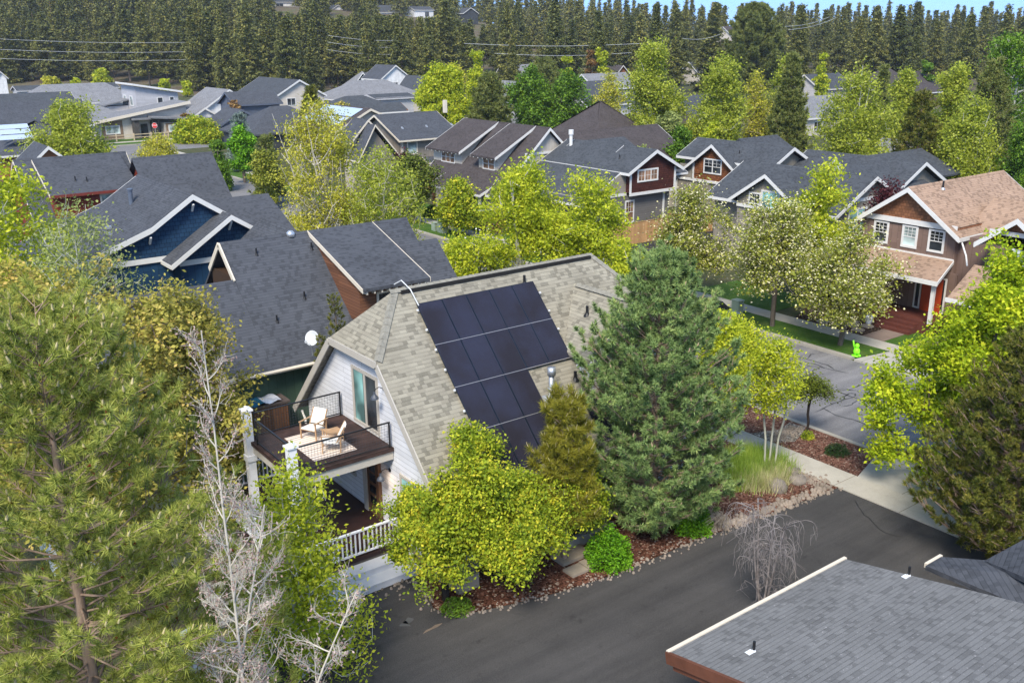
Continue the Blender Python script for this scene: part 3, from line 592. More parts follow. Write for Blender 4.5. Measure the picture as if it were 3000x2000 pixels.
window(A,'Y',23.97,17.0,18.0,.02,.85,TAUPE,DGLASS,3,2,.08,name='basement_window')
MB().box(19.0,21.6,22.9,23.95,-.05,.4).build('window_well',plain('well concrete',(.40,.36,.30)),A); MB().box(19.25,21.3,23.1,23.9,.2,.405).build('well_shade_cap',plain('painted well shade',(.04,.035,.03)),A)  # dark cap on the solid well paints the shade of a hollow
MB().box(14.78,15.6,22.95,23.9,-.05,.55).build('landing',plain('tan foundation',(.36,.30,.23)),A)
# gutter elbow
MB().tube([(14.6,33.95,3.05),(14.6,33.7,2.75),(14.62,33.62,2.2),(14.7,33.5,1.2)],.05,8).build('downpipe',WHITE,A)
def gooseneck(root,y,z):
    o=MB().tube([(14.74,y,z),(14.55,y,z+.10),(14.42,y,z+.06),(14.36,y+.0,z-.05)],.014,6).build('wall_lamp',BLACKP,root)
    MB().rot((14.36,y,z-.28),[(.15,0),(.13,.06),(.05,.16),(.03,.26)],14).build('lamp_shade',plain('grey lamp shade',(.07,.08,.10),.4,.5),o); MB().rot((14.745,y,z-.05),[(.06,0),(.06,.1)],10).build('wall_plate',BLACKP,o); return o
gooseneck(A,27.22,5.95); l2=gooseneck(A,27.1,2.95)
bm_=bpy.data.materials.new('lit bulb'); bm_.use_nodes=True; bb=bm_.node_tree.nodes['Principled BSDF']; bb.inputs['Emission Color'].default_value=(1,.72,.42,1); bb.inputs['Emission Strength'].default_value=3
MB().rot((14.36,27.1,2.62),[(.035,0),(.04,.05),(.02,.09)],10).build('bulb',bm_,l2)
pl=bpy.data.lights.new('lamp glow','POINT'); pl.energy=1.6; pl.color=(1,.66,.36); pl.shadow_soft_size=.04; po=bpy.data.objects.new('lamp_light',pl); COL.objects.link(po); po.location=(14.36,27.1,2.56)
# cross gable on the front slope
cgz=lambda x:8.0-.92*abs(x-23.9)
yb=lambda z:23.39+(z-3.2)/SL
for s,n in ((-1,'dormer_roof'),(1,'dormer_roof')):
    xe=23.9+s*2.05; ze=cgz(xe); MB().slab([(23.9,yb(8.0)+.05,8.02),(23.9,24.6,8.02),(xe,24.6,ze+.02),(xe,yb(ze)+.05,ze+.02)],.14).build(n,SH_ROOFA,A)
caps(A,(23.9,24.5,8.05),(23.9,27.75,8.05),12,SH_CAP)
walls(A,'Y',24.95,26.6,[(22.15,6.05),(23.9,7.7),(25.65,6.05)],WLAP,3.5,'dormer_wall'); MB().bar((21.83,24.58,5.95),(23.9,24.58,7.85),.045,.24).build('rake_board',WHITE,A); MB().bar((25.97,24.58,5.95),(23.9,24.58,7.85),.045,.24).build('rake_board',WHITE,A)
window(A,'Y',24.95,23.2,24.6,4.6,5.9,TAUPE,DGLASS,2,-2)
# solar panels: 5 + 5 + 3 + 3, lying on the front slope
m,nt,b=nmat('solar cells',.35,.2); uv=texco(nt,'UV'); t=brick(nt,uv,40,.035,(.008,.007,.011),(.011,.010,.015),(.055,.05,.06),.008,0,.2,0,True)
f=noise(nt,texco(nt),.55,4); col=mix(nt,t.outputs[0],ramp(nt,f,[(.4,(.75,.75,.8)),(.62,(1.0,1.15,1.5))]),1.,'MULTIPLY'); nt.links.new(col,b.inputs['Base Color']); M_CELL=m
M_FRAME=plain('panel frame dark',(.03,.04,.06),.3,.5,.1,2,.6); M_RAIL=plain('aluminium rail',(.62,.56,.54),.35,.5,.05,2,.6)
n_=np.array([0,-SL,1.]);n_/=np.linalg.norm(n_); sl=np.array([0,-1,-SL]);sl/=np.linalg.norm(sl)
def onroof(x,y,h=0): return np.array([x,y,az(y)])+n_*h
def panel(x0,yt):
    T=onroof(x0,yt,.16); W=1.03; L=1.68; e=np.array([1.,0,0]); o_=thing('solar_panel','','')if False else None
    def blk(a0,a1,b0,b1,h0,h1):
        v=[T+e*a+sl*b_+n_*h for h in (h0,h1) for a,b_ in ((a0,b0),(a1,b0),(a1,b1),(a0,b1))]; return v,[(0,1,2,3),(7,6,5,4),(0,4,5,1),(1,5,6,2),(2,6,7,3),(3,7,4,0)]
    fm=MB(); [fm.add(*blk(*q)) for q in ((0,W,0,.022,-.035,.006),(0,W,L-.022,L,-.035,.006),(0,.022,.022,L-.022,-.035,.006),(W-.022,W,.022,L-.022,-.035,.006))]
    fo=fm.build('solar_panel',M_FRAME,A); cm=MB(); v,fs=blk(.022,W-.022,.022,L-.022,-.03,0)
    cm.add(v,fs); cm.build('cells',M_CELL,fo); rm=MB(); rm.add(*blk(-.01,W+.015,L+.004,L+.02,-.03,.004)); rm.build('rail',M_RAIL,fo)
    for a in (.25*L,.75*L):
        pass
rows=[(28.27,5),(28.27-1.70*.6917*1.0,5),(28.27-2*1.70*.6917,3),(28.27-3*1.70*.6917,3)]
for yy,nn in rows:
    for k in range(nn): panel(16.72+k*1.045,yy)
for k in range(2): panel(21.5+k*1.045,24.72)
clips=MB()
for j in range(9):
    p=onroof(16.66,28.1-j*.56,.15); clips.cbox(p,.06,.06,.06)
for j in range(5): p=onroof(22.0,27.9-j*.56,.15); clips.cbox(p,.06,.06,.06)
clips.build('rail_ends',plain('white rail end caps',(.75,.75,.75)),A)
MB().tube([onroof(16.75,28.2,.2),onroof(16.65,28.6,.25)+np.array([0,0,.08]),(16.55,28.85,9.15),(16.45,29.2,8.95)],.022,8).build('conduit',plain('grey conduit',(.6,.6,.58),.4,.5),A)
q=onroof(21.65,28.32); vent(A,*q,.3,.055); q=onroof(21.75,25.37); vent(A,*q,.28,.06)
q=(23.1,26.3,7.3); vent(A,*q,.32,.055)
q=onroof(20.28,24.96); fl=MB().tube([q-np.array([0,0,.2]),q+np.array([0,0,1.05])],.10,16).tube([q+np.array([0,0,.45]),q+np.array([0,0,.53])],.14,16).tube([q+np.array([0,0,1.0]),q+np.array([0,0,1.30])],.155,16).build('flue_pipe',METAL,A,True)
MB().add(*(lambda v:(v,[(0,1,2,3),(7,6,5,4),(0,4,5,1),(1,5,6,2),(2,6,7,3),(3,7,4,0)]))([onroof(20.28+a,24.96+b_,h) for h in (.005,.03) for a,b_ in ((-.3,-.25),(.3,-.25),(.3,.2),(-.3,.2))])).build('flashing',METAL,fl)
# deck
m,nt,b=nmat('dark stained deck boards',.7,.3); uv=texco(nt,'UV'); t=brick(nt,uv,3.7,.14,(.062,.036,.030),(.036,.021,.018),(.008,.006,.005),.008,.5,.2,0,False)
f=noise(nt,uv,2.2,6); nt.links.new(mix(nt,t.outputs[0],ramp(nt,f,[(.3,(.6,.6,.6)),(.7,(1.5,1.4,1.35))]),1.,'MULTIPLY'),b.inputs['Base Color']); M_DECK=m
dk=MB().box(11.0,14.73,26.72,30.58,3.80,3.94).build('upper_deck',M_DECK,A)
MB().box(11.06,14.72,26.78,26.95,3.48,3.798).build('fascia',TAUPE,dk); MB().box(11.06,11.22,26.96,30.5,3.48,3.798).build('fascia',TAUPE,dk); MB().box(11.23,14.72,30.35,30.5,3.48,3.798).build('fascia',TAUPE,dk)
M_BLK=plain('black railing metal',(.012,.012,.014),.4,.5); M_MESH=plain('black wire mesh',(.05,.05,.055),.5,.4)
def mesh_rail(p,q,posts,name='deck_railing',zb=3.94,h=.93):
    p=np.array([*p,zb],float);q=np.array([*q,zb],float);L=np.linalg.norm(q-p);u=(q-p)/L;U=np.array([0,0,1.])
    m_=MB(); m_.bar(p+U*h,q+U*h,.05,.045); m_.bar(p+U*.09,q+U*.09,.04,.035)
    for s in posts: m_.bar(p+u*s*L,p+u*s*L+U*h,.05,.05,(0,1,0) if abs(u[1])<.5 else (1,0,0))
    o_=m_.build(name,M_BLK,A); g=MB(); n=int(L/.105)
    for k in range(1,n): g.tube([p+u*L*k/n+U*.1,p+u*L*k/n+U*(h-.03)],.0045,4,False)
    for k in range(1,8): g.tube([p+U*(.1+.104*k),q+U*(.1+.104*k)],.0045,4,False)
    g.build('wire_mesh',M_MESH,o_); return o_
mesh_rail((14.66,26.80),(11.3,26.80),(0.01,)); mesh_rail((14.66,30.48),(11.25,30.48),(0.01,.99)); mesh_rail((11.1,29.9),(11.1,27.1),(.02,.98))
WCOL=plain('white column paint',(.78,.78,.79),.55,.35,.06,4)
for y,zt_ in ((26.66,5.0),(30.35,5.08)):
    c=MB(); c.box(10.84,11.12,y-.14,y+.14,.7,zt_); o_=c.build('porch_column',WCOL,A); MB().box(10.79,11.17,y-.19,y+.19,zt_,zt_+.06).rot((10.98,y,zt_+.06),[(.2,0),(.12,.08),(.0,.12)],4).build('cap',WCOL,o_); MB().box(10.80,11.16,y-.18,y+.18,.72,1.0).build('plinth',WCOL,o_); MB().box(10.8,11.16,y-.18,y+.18,3.2,3.42).build('collar',WCOL,o_)
MB().box(10.3,14.74,25.9,33.5,.60,.74).build('porch_floor',plain('dark porch boards',(.030,.014,.012),.6,.3,.25,3),A)
MB().box(10.32,14.74,25.92,33.48,0,.598).build('porch_base',plain('painted under porch shade',(.10,.085,.07)),A)  # no lattice built; the shade under the porch is painted dark
def baluster(p,q,name='porch_railing',zb=.74,h=.95,dz=0,step=.16,A_=A):
    p=np.array([*p,zb],float);q=np.array([*q,zb+dz],float);L=np.linalg.norm(q-p);u=(q-p)/L;U=np.array([0,0,1.]); m_=MB(); m_.bar(p+U*h,q+U*h,.10,.05); m_.bar(p+U*.12,q+U*.12,.06,.06)
    n=int(L/step)
    for k in range(n+1): s=p+(q-p)*k/n; w_=.045 if 0<k<n else .1; m_.bar(s+U*(.0 if k in(0,n) else .12),s+U*h,w_,w_,(0,1,0))
    return m_.build(name,WCOL,A_)
baluster((14.62,25.96),(10.4,25.96)); baluster((10.38,28.2),(10.38,33.2)); baluster((10.4,33.4),(13.2,33.4)); baluster((13.3,33.4),(14.6,33.4))
for y0,z_ in ((25.35,.50),(24.8,.26)): MB().box(10.6,14.55,y0,y0+.6,z_-.05,z_).box(10.62,14.53,y0+.02,y0+.5,0,z_-.052).build('porch_step',plain('pale painted steps',(.60,.60,.61),.6,.3,.06,2),A)
MB().box(7.9,10.3,25.9,33.4,.0,.10).build('patio',concrete('flagstone patio',(.42,.39,.34),.8),A)
# cedar tub between the houses
tb=thing('cedar_tub','cedar clad tub with towels on its rim behind the upper deck','tub',(13,35.2,0))
CED=batten('cedar tub boards',(.30,.125,.05),.12,.45,.3)
p0=gz(790,1245,1.5); x0,y0=p0[0],p0[1]
MB().box(x0-1.6,x0+.9,y0,y0+1.5,.0,2.35).build('tub_body',CED,tb); MB().box(x0-1.7,x0+1.0,y0-.08,y0+.16,2.35,2.45).box(x0-1.7,x0+1.0,y0+1.34,y0+1.58,2.35,2.45).box(x0+.8,x0+1.0,y0+.16,y0+1.34,2.35,2.45).box(x0-1.7,x0-1.5,y0+.16,y0+1.34,2.35,2.45).build('rim',plain('grey wood rim',(.16,.12,.10)),tb)
def cloth(x0,x1,y0,y1,z,amp,seed):
    rng=np.random.default_rng(seed); nx,ny=14,10; X,Y=np.meshgrid(np.linspace(x0,x1,nx),np.linspace(y0,y1,ny)); Zz=z+amp*(np.sin(X*9+rng.random()*6)*np.cos(Y*7)+.5*rng.random(X.shape)); v=np.stack([X,Y,Zz],-1).reshape(-1,3); i=(np.arange(nx-1)[None,:]+np.arange(ny-1)[:,None]*nx).ravel(); return v,np.stack([i,i+1,i+nx+1,i+nx],1)
for (a,b_,l,m_) in (((-.1,.65),.4,'white towel draped over the rim of the cedar tub',plain('white cotton',(.75,.76,.8))),((-.7,-.1),.2,'blue towel beside the white one on the cedar tub',plain('blue cotton',(.03,.16,.24)))):
    v,f=cloth(x0+a[0],x0+a[1],y0-.05,y0+.9,2.52,.045,3); tag(finish('towel',v,f,m_,None,smooth=True),l,'towel')
# deck furniture
M_OAK=plain('pale oak',(.42,.26,.14),.5,.35,.15,5); M_CANV=plain('cream canvas',(.80,.77,.70),.8,.2,.04,5)
def armchair(x,y,rz,label):
    t_=thing('lounge_chair',label,'chair',(0,0,0),'lounge chairs on the upper deck'); z=0
    sx,sy=.32,.30
    for a in (-1,1):
        for b_ in (-1,1):
            hh=.62 if b_<0 else .60; MB().bar((a*sx,b_*sy,0),(a*sx,b_*sy*(1.12 if b_>0 else 1),hh),.04,.04,(0,1,0)).build('leg',M_OAK,t_)
        MB().bar((a*sx,-sy-.06,.63),(a*sx,sy+.12,.60),.055,.03).build('armrest',M_OAK,t_); MB().bar((a*(sx-.03),sy-.12,.36),(a*(sx-.03),sy+.18,.92),.03,.035,(0,1,0)).build('back_post',M_OAK,t_)
    MB().bar((-sx,-sy,.36),(sx,-sy,.36),.035,.04).bar((-sx,sy,.33),(sx,sy,.33),.035,.04).build('rail',M_OAK,t_)
    MB().slab([(-sx+.03,-sy-.02,.42),(sx-.03,-sy-.02,.42),(sx-.03,sy-.06,.36),(-sx+.03,sy-.06,.36)],.05).build('seat',M_CANV,t_)
    mb=MB(); v=[]
    for zz,yy in ((.42,sy-.09),(.65,sy+.03),(.90,sy+.17)):
        for xx in (-sx+.05,0,sx-.05): v.append((xx,yy+(.03 if xx==0 else 0),zz))
    v+=[(a,b_+.04,c) for a,b_,c in v]; f=[]
    for i in range(2):
        for j in range(2): k=i*3+j; f+=[(k,k+1,k+4,k+3),(k+9,k+12,k+13,k+10)]
    f+=[(0,9,10,1),(1,10,11,2),(6,7,16,15),(7,8,17,16),(0,3,12,9),(3,6,15,12),(2,11,14,5),(5,14,17,8)]
    mb.add(v,f).build('backrest',M_CANV,t_)
    t_.location=(x,y,3.955); t_.rotation_euler=(0,0,rz); return t_
armchair(12.95,29.25,rad(-62),'cream canvas lounge chair facing the camera, nearer the far deck rail'); armchair(12.95,27.85,rad(-118),'cream canvas lounge chair seen from behind its arm, nearer the front deck rail')
m,nt,b=nmat('striped woven rug',.95,.1); uv=texco(nt,'UV'); t=brick(nt,uv,9,.16,(.62,.50,.40),(.46,.34,.27),(.80,.74,.66),.035,.5,.1,0,False); nt.links.new(t.outputs[0],b.inputs['Base Color'])
tag(MB().box(12.05,13.65,27.35,29.75,3.944,3.955).build('rug',m),'striped beige woven rug on the dark upper deck','rug')
st=thing('side_table','low wooden slatted side table between the two lounge chairs','table',(13.35,28.55,3.95)); MB().box(13.1,13.65,28.25,28.8,4.28,4.31).build('tabletop',M_OAK,st)
for a,b_ in ((13.13,28.28),(13.62,28.28),(13.13,28.77),(13.62,28.77)): MB().tube([(a,b_,3.955),(a,b_,4.28)],.016,6).build('leg',M_OAK,st)
# ================================================================ dark roofed neighbour
CB=thing('green_house','house with steep charcoal roof, green walls and cedar dormer beside the white house','house',(20,42,0))
GR=batten('sage green board siding',(.075,.125,.085),.4,.7); CEDAR=lap('cedar plank siding',(.17,.075,.04),rh=.15,line=.4,var=.25)
RY,RZ,EY,EZ=42.25,8.5,37.2,3.8; s_=(RZ-EZ)/(RY-EY)
cprof=[(EY,EZ),(RY,RZ),(2*RY-EY,EZ)]
rc=roof(CB,'X',14.85,24.7,cprof,SH_DARK,CREAM,.14,.22,ends=(0,0))
for yy in (RY-1.55,RY+1.55): MB().bar((14.80,yy,RZ-s_*1.55-.06),(14.80,RY,RZ-.06),.07,.24).build('rake_board',CREAM,rc)
MB().box(14.9,15.38,RY-1.5,RY+1.5,6.2,RZ-s_*1.5).build('gable_recess',plain('cedar with painted recess shade',(.05,.028,.016)),CB)  # solid block, its dark colour paints the shade inside the gable
lw=RZ-s_*1.1
roof(CB,'X',24.7,25.8,[(EY,EZ),(RY-1.1,lw),(RY-1.05,lw-.02)],SH_DARK,None,.14,cap=False,name='lower_roof')
roof(CB,'X',8.2,14.849,[(EY,EZ),(40.75,7.06),(44.0,4.0)],SH_DARK,CREAM,.14,.2,ends=(1,0),name='lower_roof')
walls(CB,'X',9.6,25.4,[(EY+.6,EZ+.2),(40.7,6.5),(43.6,4.0)],GR); walls(CB,'X',15.4,24.3,[(EY+.7,EZ+.45),(RY,RZ-.3),(2*RY-EY-.7,EZ+.45)],CEDAR)
MB().tube([(9.3,EY-.06,EZ-.08),(25.6,EY-.06,EZ-.08)],.07,8).build('gutter',CREAM,CB)
roof(CB,'X',19.2,22.7,[(36.9,6.72),(RY-.02,8.53)],SH_DARK,CREAM,.16,.2,fascia=(0,0),cap=False,name='dormer_roof')
MB().prism('X',19.35,22.5,[(37.55,5.0),(37.55,6.75),(RY-.3,8.3),(RY-.3,5.0)]).build('dormer_wall',CEDAR,CB)
for k in range(9): MB().box(19.4+k*.38,19.47+k*.38,36.95,37.55,6.42,6.60).build('rafter_tail',CREAM,CB)
window(CB,'Y',37.55,20.2,22.2,5.35,6.3,CREAM,DGLASS,2,1)
for x,y in ((19.0,41.5),(16.3,41.6),(15.9,38.9),(17.6,39.6)): vent(CB,x,y,RZ-s_*(RY-y),.3,.04)
sk=MB().rot((21.2,41.6,RZ-s_*.65),[(.30,-.1),(.32,.12)],16).build('tube_skylight',BLACKP,CB); MB().rot((21.2,41.6,RZ-s_*.65),[(.29,.12),(.27,.22),(.16,.31),(.02,.34)],16).build('dome',plain('clear dome',(.6,.63,.66),.1,.9,.02,2,.5),sk,True)
dup_=MB().rot((18.3,42.2,8.35),[(.2,0),(.2,.2),(.1,.3),(.02,.32)],14).build('roof_dome',METAL,CB,True)
roof(CB,'Y',43.0,50.0,[(17.0,5.5),(20.0,7.9),(23.0,5.5)],SH_DARK,None,.14,name='rear_roof'); walls(CB,'Y',43.5,49.6,[(18.2,5.6),(20.6,7.6),(23.0,5.6)],GR)
# satellite dish
ds=thing('satellite_dish','white satellite dish with feed arm above the green house eave','dish',(16.9,37.9,4.4))
c=gd(913,990,1); t_=(36.6-0)/ray(913,990)[1]; c=C0+ray(913,990)*t_
mb=MB(); nrm=unit(np.array([-.75,-.55,.38])); ax=unit(np.cross(nrm,(0,0,1.))); ay=np.cross(ax,nrm); V=[];F=[];K=20
for i,rr in enumerate((0.001,.12,.22,.30,.33)):
    for j in range(K): a=2*math.pi*j/K; V.append(c+(ax*math.cos(a)*.95+ay*math.sin(a))*rr+nrm*(rr*rr*.9-.1))
for i in range(4):
    for j in range(K): F.append([i*K+j,i*K+(j+1)%K,(i+1)*K+(j+1)%K,(i+1)*K+j])
b0=len(V); V+=[v-nrm*.02 for v in V]; F+=[[b0+i for i in f[::-1]] for f in F[:]]; F+=[[4*K+j,4*K+(j+1)%K,b0+4*K+(j+1)%K,b0+4*K+j] for j in range(K)]
mb.add(V,F).build('dish',plain('dish grey white',(.62,.64,.66),.4,.4),ds,True); MB().tube([c-ay*.3,c+nrm*.42-ay*.22],.014,6).cbox(c+nrm*.45-ay*.2,.09,.09,.1).build('feed_arm',plain('dish grey white',(.62,.64,.66)),ds); MB().tube([c-nrm*.1,(c[0]+.1,c[1]+.2,5.0),(c[0]+.1,c[1]+.25,4.2)],.025,8).build('mast',METAL,ds)
# ================================================================ blue house
DB=thing('blue_house','dark blue shingle sided house with white rake boards and charcoal roof','house',(16,56,0))
BL1=shake('navy shingle siding',(.020,.058,.115),(.016,.046,.095),(.005,.013,.028),.28,.22); BL2=batten('navy board siding',(.012,.048,.105),.4,.5)
dpr=[(8.9,5.72),(14.6,7.82),(16.95,9.34),(20.6,6.9)]
roof(DB,'Y',51.6,61.5,dpr,SH_DARK,WHITE,.15,.28,fascia=(0,0))
walls(DB,'Y',52.0,61.2,[(10.9,6.25),(14.6,7.62),(16.95,9.1),(20.2,6.9)],BL1,5.9,'gable_wall'); MB().box(10.95,20.15,52.06,61.1,0,5.9).build('wall',BL2,DB)
band(DB,'Y',52.0,10.9,20.2,5.86,6.14,WHITE,.06)
d2=[(15.0,5.95),(18.5,8.23),(22.0,5.95)]
roof(DB,'Y',50.3,52.6,d2,SH_DARK,WHITE,.14,.26,fascia=(1,0),name='bay_roof'); walls(DB,'Y',50.9,52.5,[(15.6,6.1),(18.5,8.0),(21.4,6.1)],BL1,5.75,'bay_gable'); MB().box(15.65,21.35,50.96,52.5,0,5.75).build('bay_wall',BL2,DB); band(DB,'Y',50.9,15.6,21.4,5.70,5.98,WHITE,.06)
for x,z in ((16.95,8.85),(14.5,7.35)): MB().bar((x,51.98,z-.45),(x,51.65,z-.05),.1,.1).build('bracket',WHITE,DB)
MB().bar((18.5,50.88,7.35),(18.5,50.4,7.85),.1,.1).build('bracket',WHITE,DB)
window(DB,'Y',52.06,11.3,12.6,3.9,5.5,WHITE,DGLASS,2,-2,.14); band(DB,'Y',52.06,10.95,11.15,0,5.8,WHITE,.05,'corner_board')
roof(DB,'X',11.6,16.5,[(56.5,5.4),(61.0,7.25),(63.0,6.2)],SH_DARK,None,.14,name='side_roof'); roof(DB,'X',17.2,25.3,[(56.5,5.0),(61.5,7.3),(66,5.0)],SH_DARK,None,.14,name='side_roof')
walls(DB,'X',12.2,24.8,[(57.2,5.2),(61.2,6.9),(64.6,5.2)],BL2)
fz=lambda x:np.interp(x,[8.9,14.6,16.95],[5.72,7.82,9.34])
fl=MB().tube([(15.3,57.5,8.1),(15.3,57.5,9.1)],.13,12).tube([(15.3,57.5,9.02),(15.3,57.5,9.12)],.17,12).build('flue_pipe',plain('blue grey flue',(.10,.12,.16),.4,.5),DB)
for x,y in ((13.3,55.2),(13.0,54.0)): MB().cbox((x,y,fz(x)+.1),.3,.22,.16).build('roof_vent',METAL,DB)
vent(DB,12.3,54.4,fz(12.3),.35,.04)
# ================================================================ red house
E_=thing('red_house','barn red house with long charcoal roof and wide shed dormer','house',(18,82,0))
RED=batten('barn red board siding',(.21,.036,.020),.35,.55)
roof(E_,'X',13.9,22.5,[(78.8,3.1),(84.3,8.3),(91,3.6)],SH_DARK,CREAM,.15,.2,ends=(1,1)); walls(E_,'X',14.4,22.0,[(79.5,3.4),(84.3,7.9),(90.4,3.8)],RED)
roof(E_,'X',15.2,21.9,[(79.2,6.0),(84.0,8.22)],SH_DARK,CREAM,.16,.2,ends=(1,0),fascia=(0,0),cap=False,name='dormer_roof'); MB().prism('X',15.5,21.7,[(79.8,3.6),(79.8,6.1),(84,8.0),(84,3.6)]).build('dormer_wall',RED,E_)
MB().box(15.2,21.9,79.05,79.2,5.78,5.98).build('gutter',plain('red gutter',(.16,.03,.02)),E_); window(E_,'Y',79.8,18.9,21.6,4.3,5.7,CREAM,BLIND,1,1,.14,split=1)
vent(E_,17.5,80.8,6.75,.35,.05); vent(E_,18.3,80.6,6.65,.35,.05)
F_=thing('rear_charcoal_house','house showing only a steep charcoal roof right of the red house','house',(26,80,0))
roof(F_,'X',22.0,28.6,[(76.6,4.3),(80.9,8.1),(86,3.9)],SH_DARK,CREAM,.15,.2,ends=(0,0)); walls(F_,'X',22.4,28.2,[(77.3,4.4),(80.9,7.8),(85.4,4.1)],RED)
# ================================================================ grey board house
G_=thing('grey_house','grey board sided house with charcoal roof and yellow lower storey','house',(60,100,0))
GB=batten('grey board siding',(.235,.205,.17),.35,.72); YEL=plain('yellow stucco',(.62,.38,.12),.8,.2,.08); BEI=lap('beige lap siding',(.44,.38,.32),rh=.2,line=.75)
roof(G_,'X',55.3,63.9,[(95.4,6.0),(101,8.5),(106.6,6.0)],SH_DARK,CREAM,.14,.22); walls(G_,'X',55.9,63.5,[(96,6.05),(101,8.2),(106,6.05)],GB,3.4)
MB().box(58.9,66.0,96.05,105.9,0,3.42).build('lower_wall',YEL,G_); roof(G_,'X',58.6,66.6,[(94.9,3.3),(96.0,3.85)],SH_DARK,CREAM,.12,.18,cap=False,name='porch_roof')
corner(G_,55.9,96,3.4,6.0,CREAM,.2); window(G_,'Y',96,56.6,58.0,4.25,5.75,CREAM,BLIND,1,1,.14); window(G_,'Y',96,61.3,62.4,4.8,5.9,CREAM,DGLASS,2,-2,.12); window(G_,'Y',96.05,60.3,61.6,1.5,2.7,CREAM,DGLASS,2,-2,.12)
for x in (57.2,60.5,64): vent(G_,x,98,7.1,.15,.12,METAL)
MB().box(65.2,65.6,101.2,101.6,8.2,9.7).build('chimney',CREAM,G_)
roof(G_,'Y',96.9,100.5,[(49.9,6.0),(52.3,8.4),(54.7,6.0)],SH_DARK,CREAM,.14,.25,name='gable_roof'); walls(G_,'Y',97.4,100,[(50.6,6.1),(52.3,7.9),(54.0,6.1)],BEI)
band(G_,'Y',97.4,50.6,54.0,5.9,6.15,CREAM)
roof(G_,'Y',95.0,97.6,[(49.8,4.2),(52.1,8.0),(56.6,2.6)],SH_DARK,CREAM,.14,.22,name='gable_roof',cap=False); walls(G_,'Y',95.6,97.4,[(50.4,4.6),(52.1,7.5),(55.6,3.2)],GB)
H0=thing('tan_house','tan gabled house with pale solar panels on its dark roof behind the birch','house',(63,124,0))
roof(H0,'Y',117.5,132,[(58.2,5.1),(63.9,7.9),(69,5.6)],SH_BROWN,CREAM,.15,.3); walls(H0,'Y',118.1,131.5,[(58.9,5.2),(63.9,7.6),(68.4,5.6)],BEI)
M_PAN2=plain('pale panels with painted sky sheen',(.42,.50,.62),.15,.8,.05)  # sky reflection is painted into the pale base colour
for a,b_ in ((.25,.55),(.60,.93)):
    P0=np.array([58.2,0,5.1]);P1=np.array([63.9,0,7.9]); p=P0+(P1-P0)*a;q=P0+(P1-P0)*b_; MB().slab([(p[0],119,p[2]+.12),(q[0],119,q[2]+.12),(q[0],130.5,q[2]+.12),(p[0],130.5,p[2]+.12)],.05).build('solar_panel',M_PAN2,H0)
# ================================================================ beige house with two dormers
HB=thing('beige_house','beige house with brown grey roof, two shed dormers and deep front porch','house',(58,78,0))
BEIG=lap('cream beige lap siding',(.50,.45,.38),rh=.2,line=.8); BB=batten('beige board and batten gable',(.44,.40,.34),.42,1.25); BRK=plain('brick post',(.30,.12,.07))
HX,HZ=58.0,8.9
hp=[(52.3,3.65),(HX,HZ),(63.7,3.65)]
roof(HB,'Y',71.7,85.6,hp,SH_BROWN,WHITE,.15,.28,fascia=(0,1)); walls(HB,'Y',72.2,85.2,[(53.6,4.5),(HX,8.6),(62.8,4.3)],BEIG)
walls(HB,'Y',72.15,72.19,[(55.9,6.7),(HX,8.62),(60.1,6.7)],BB,6.6,'gable_panel'); band(HB,'Y',72.15,55.3,60.8,6.45,6.68,WHITE,.06)
dz=lambda x:HZ-.52*(HX-x)
for y0,y1,xw in ((73.9,78.0,53.75),(80.0,86.2,53.75)):
    xe=xw-.7; roof(HB,'Y',y0,y1,[(xe,6.25),(HX,HZ+.03)],SH_BROWN,WHITE,.15,.24,fascia=(0,0),cap=False,name='dormer_roof')
    MB().prism('Y',y0+.55,y1-.45,[(xw,4.2),(xw,6.45),(HX,8.6),(HX,4.2)]).build('dormer_wall',BEIG,HB)
    yc=(y0+y1)/2-.1; hw=1.0 if y0<75 else 1.25; wd_=window(HB,'X',xw,yc-hw,yc+hw,4.9,6.1,WHITE,AMBER,1,-1,.12,split=1 if y0<75 else 2)
    k=y0+.6
    while k<y1: MB().box(xe+.02,xw,k-.04,k+.04,6.0,6.18).build('rafter_tail',WHITE,HB); k+=.75
roof(HB,'Y',73.0,82.0,[(50.6,3.15),(53.9,4.55)],SH_BROWN,WHITE,.14,.24,cap=False,name='porch_roof'); MB().box(53.5,63,72.3,85.2,0,4.3).build('lower_wall',plain('taupe stucco wall',(.27,.23,.19)),HB)
for y in (73.6,76.8,79.9,81.7): MB().box(50.9,51.15,y-.12,y+.12,0,3.05).build('porch_column',WHITE if y<80 else BRK,HB)
MB().box(53.4,53.498,78.8,79.8,.2,2.3).build('front_door',plain('dark red door',(.12,.012,.012)),HB); window(HB,'X',53.5,76.9,78.3,.8,2.4,WHITE,DGLASS,2,2,.12); window(HB,'X',53.5,73.0,75.5,.4,2.4,WHITE,DGLASS,2,-1,.12)
roof(HB,'Y',70.9,72.6,[(51.0,3.2),(52.6,4.6),(54.3,3.2)],SH_BROWN,WHITE,.14,.24,name='bay_roof'); MB().box(51.4,53.9,71.2,73,0,3.2).build('bay_wall',plain('taupe stucco wall',(.27,.23,.19)),HB); window(HB,'Y',71.2,51.7,53.4,.6,2.8,WHITE,DGLASS,2,-1,.14); band(HB,'Y',71.2,51.3,54,3.0,3.3)
roof(HB,'X',59.5,76.0,[(69,4.2),(75.5,7.9),(82,4.2)],SH_BROWN,WHITE,.15,.2,name='rear_roof',ends=(0,1)); walls(HB,'X',60,75.5,[(69.8,4.4),(75.5,7.6),(81.2,4.4)],BEIG)
roof(HB,'X',55.5,59.5,[(68.5,3.2),(70.8,4.3),(72,3.9)],SH_BROWN,None,.15,name='wing_roof')
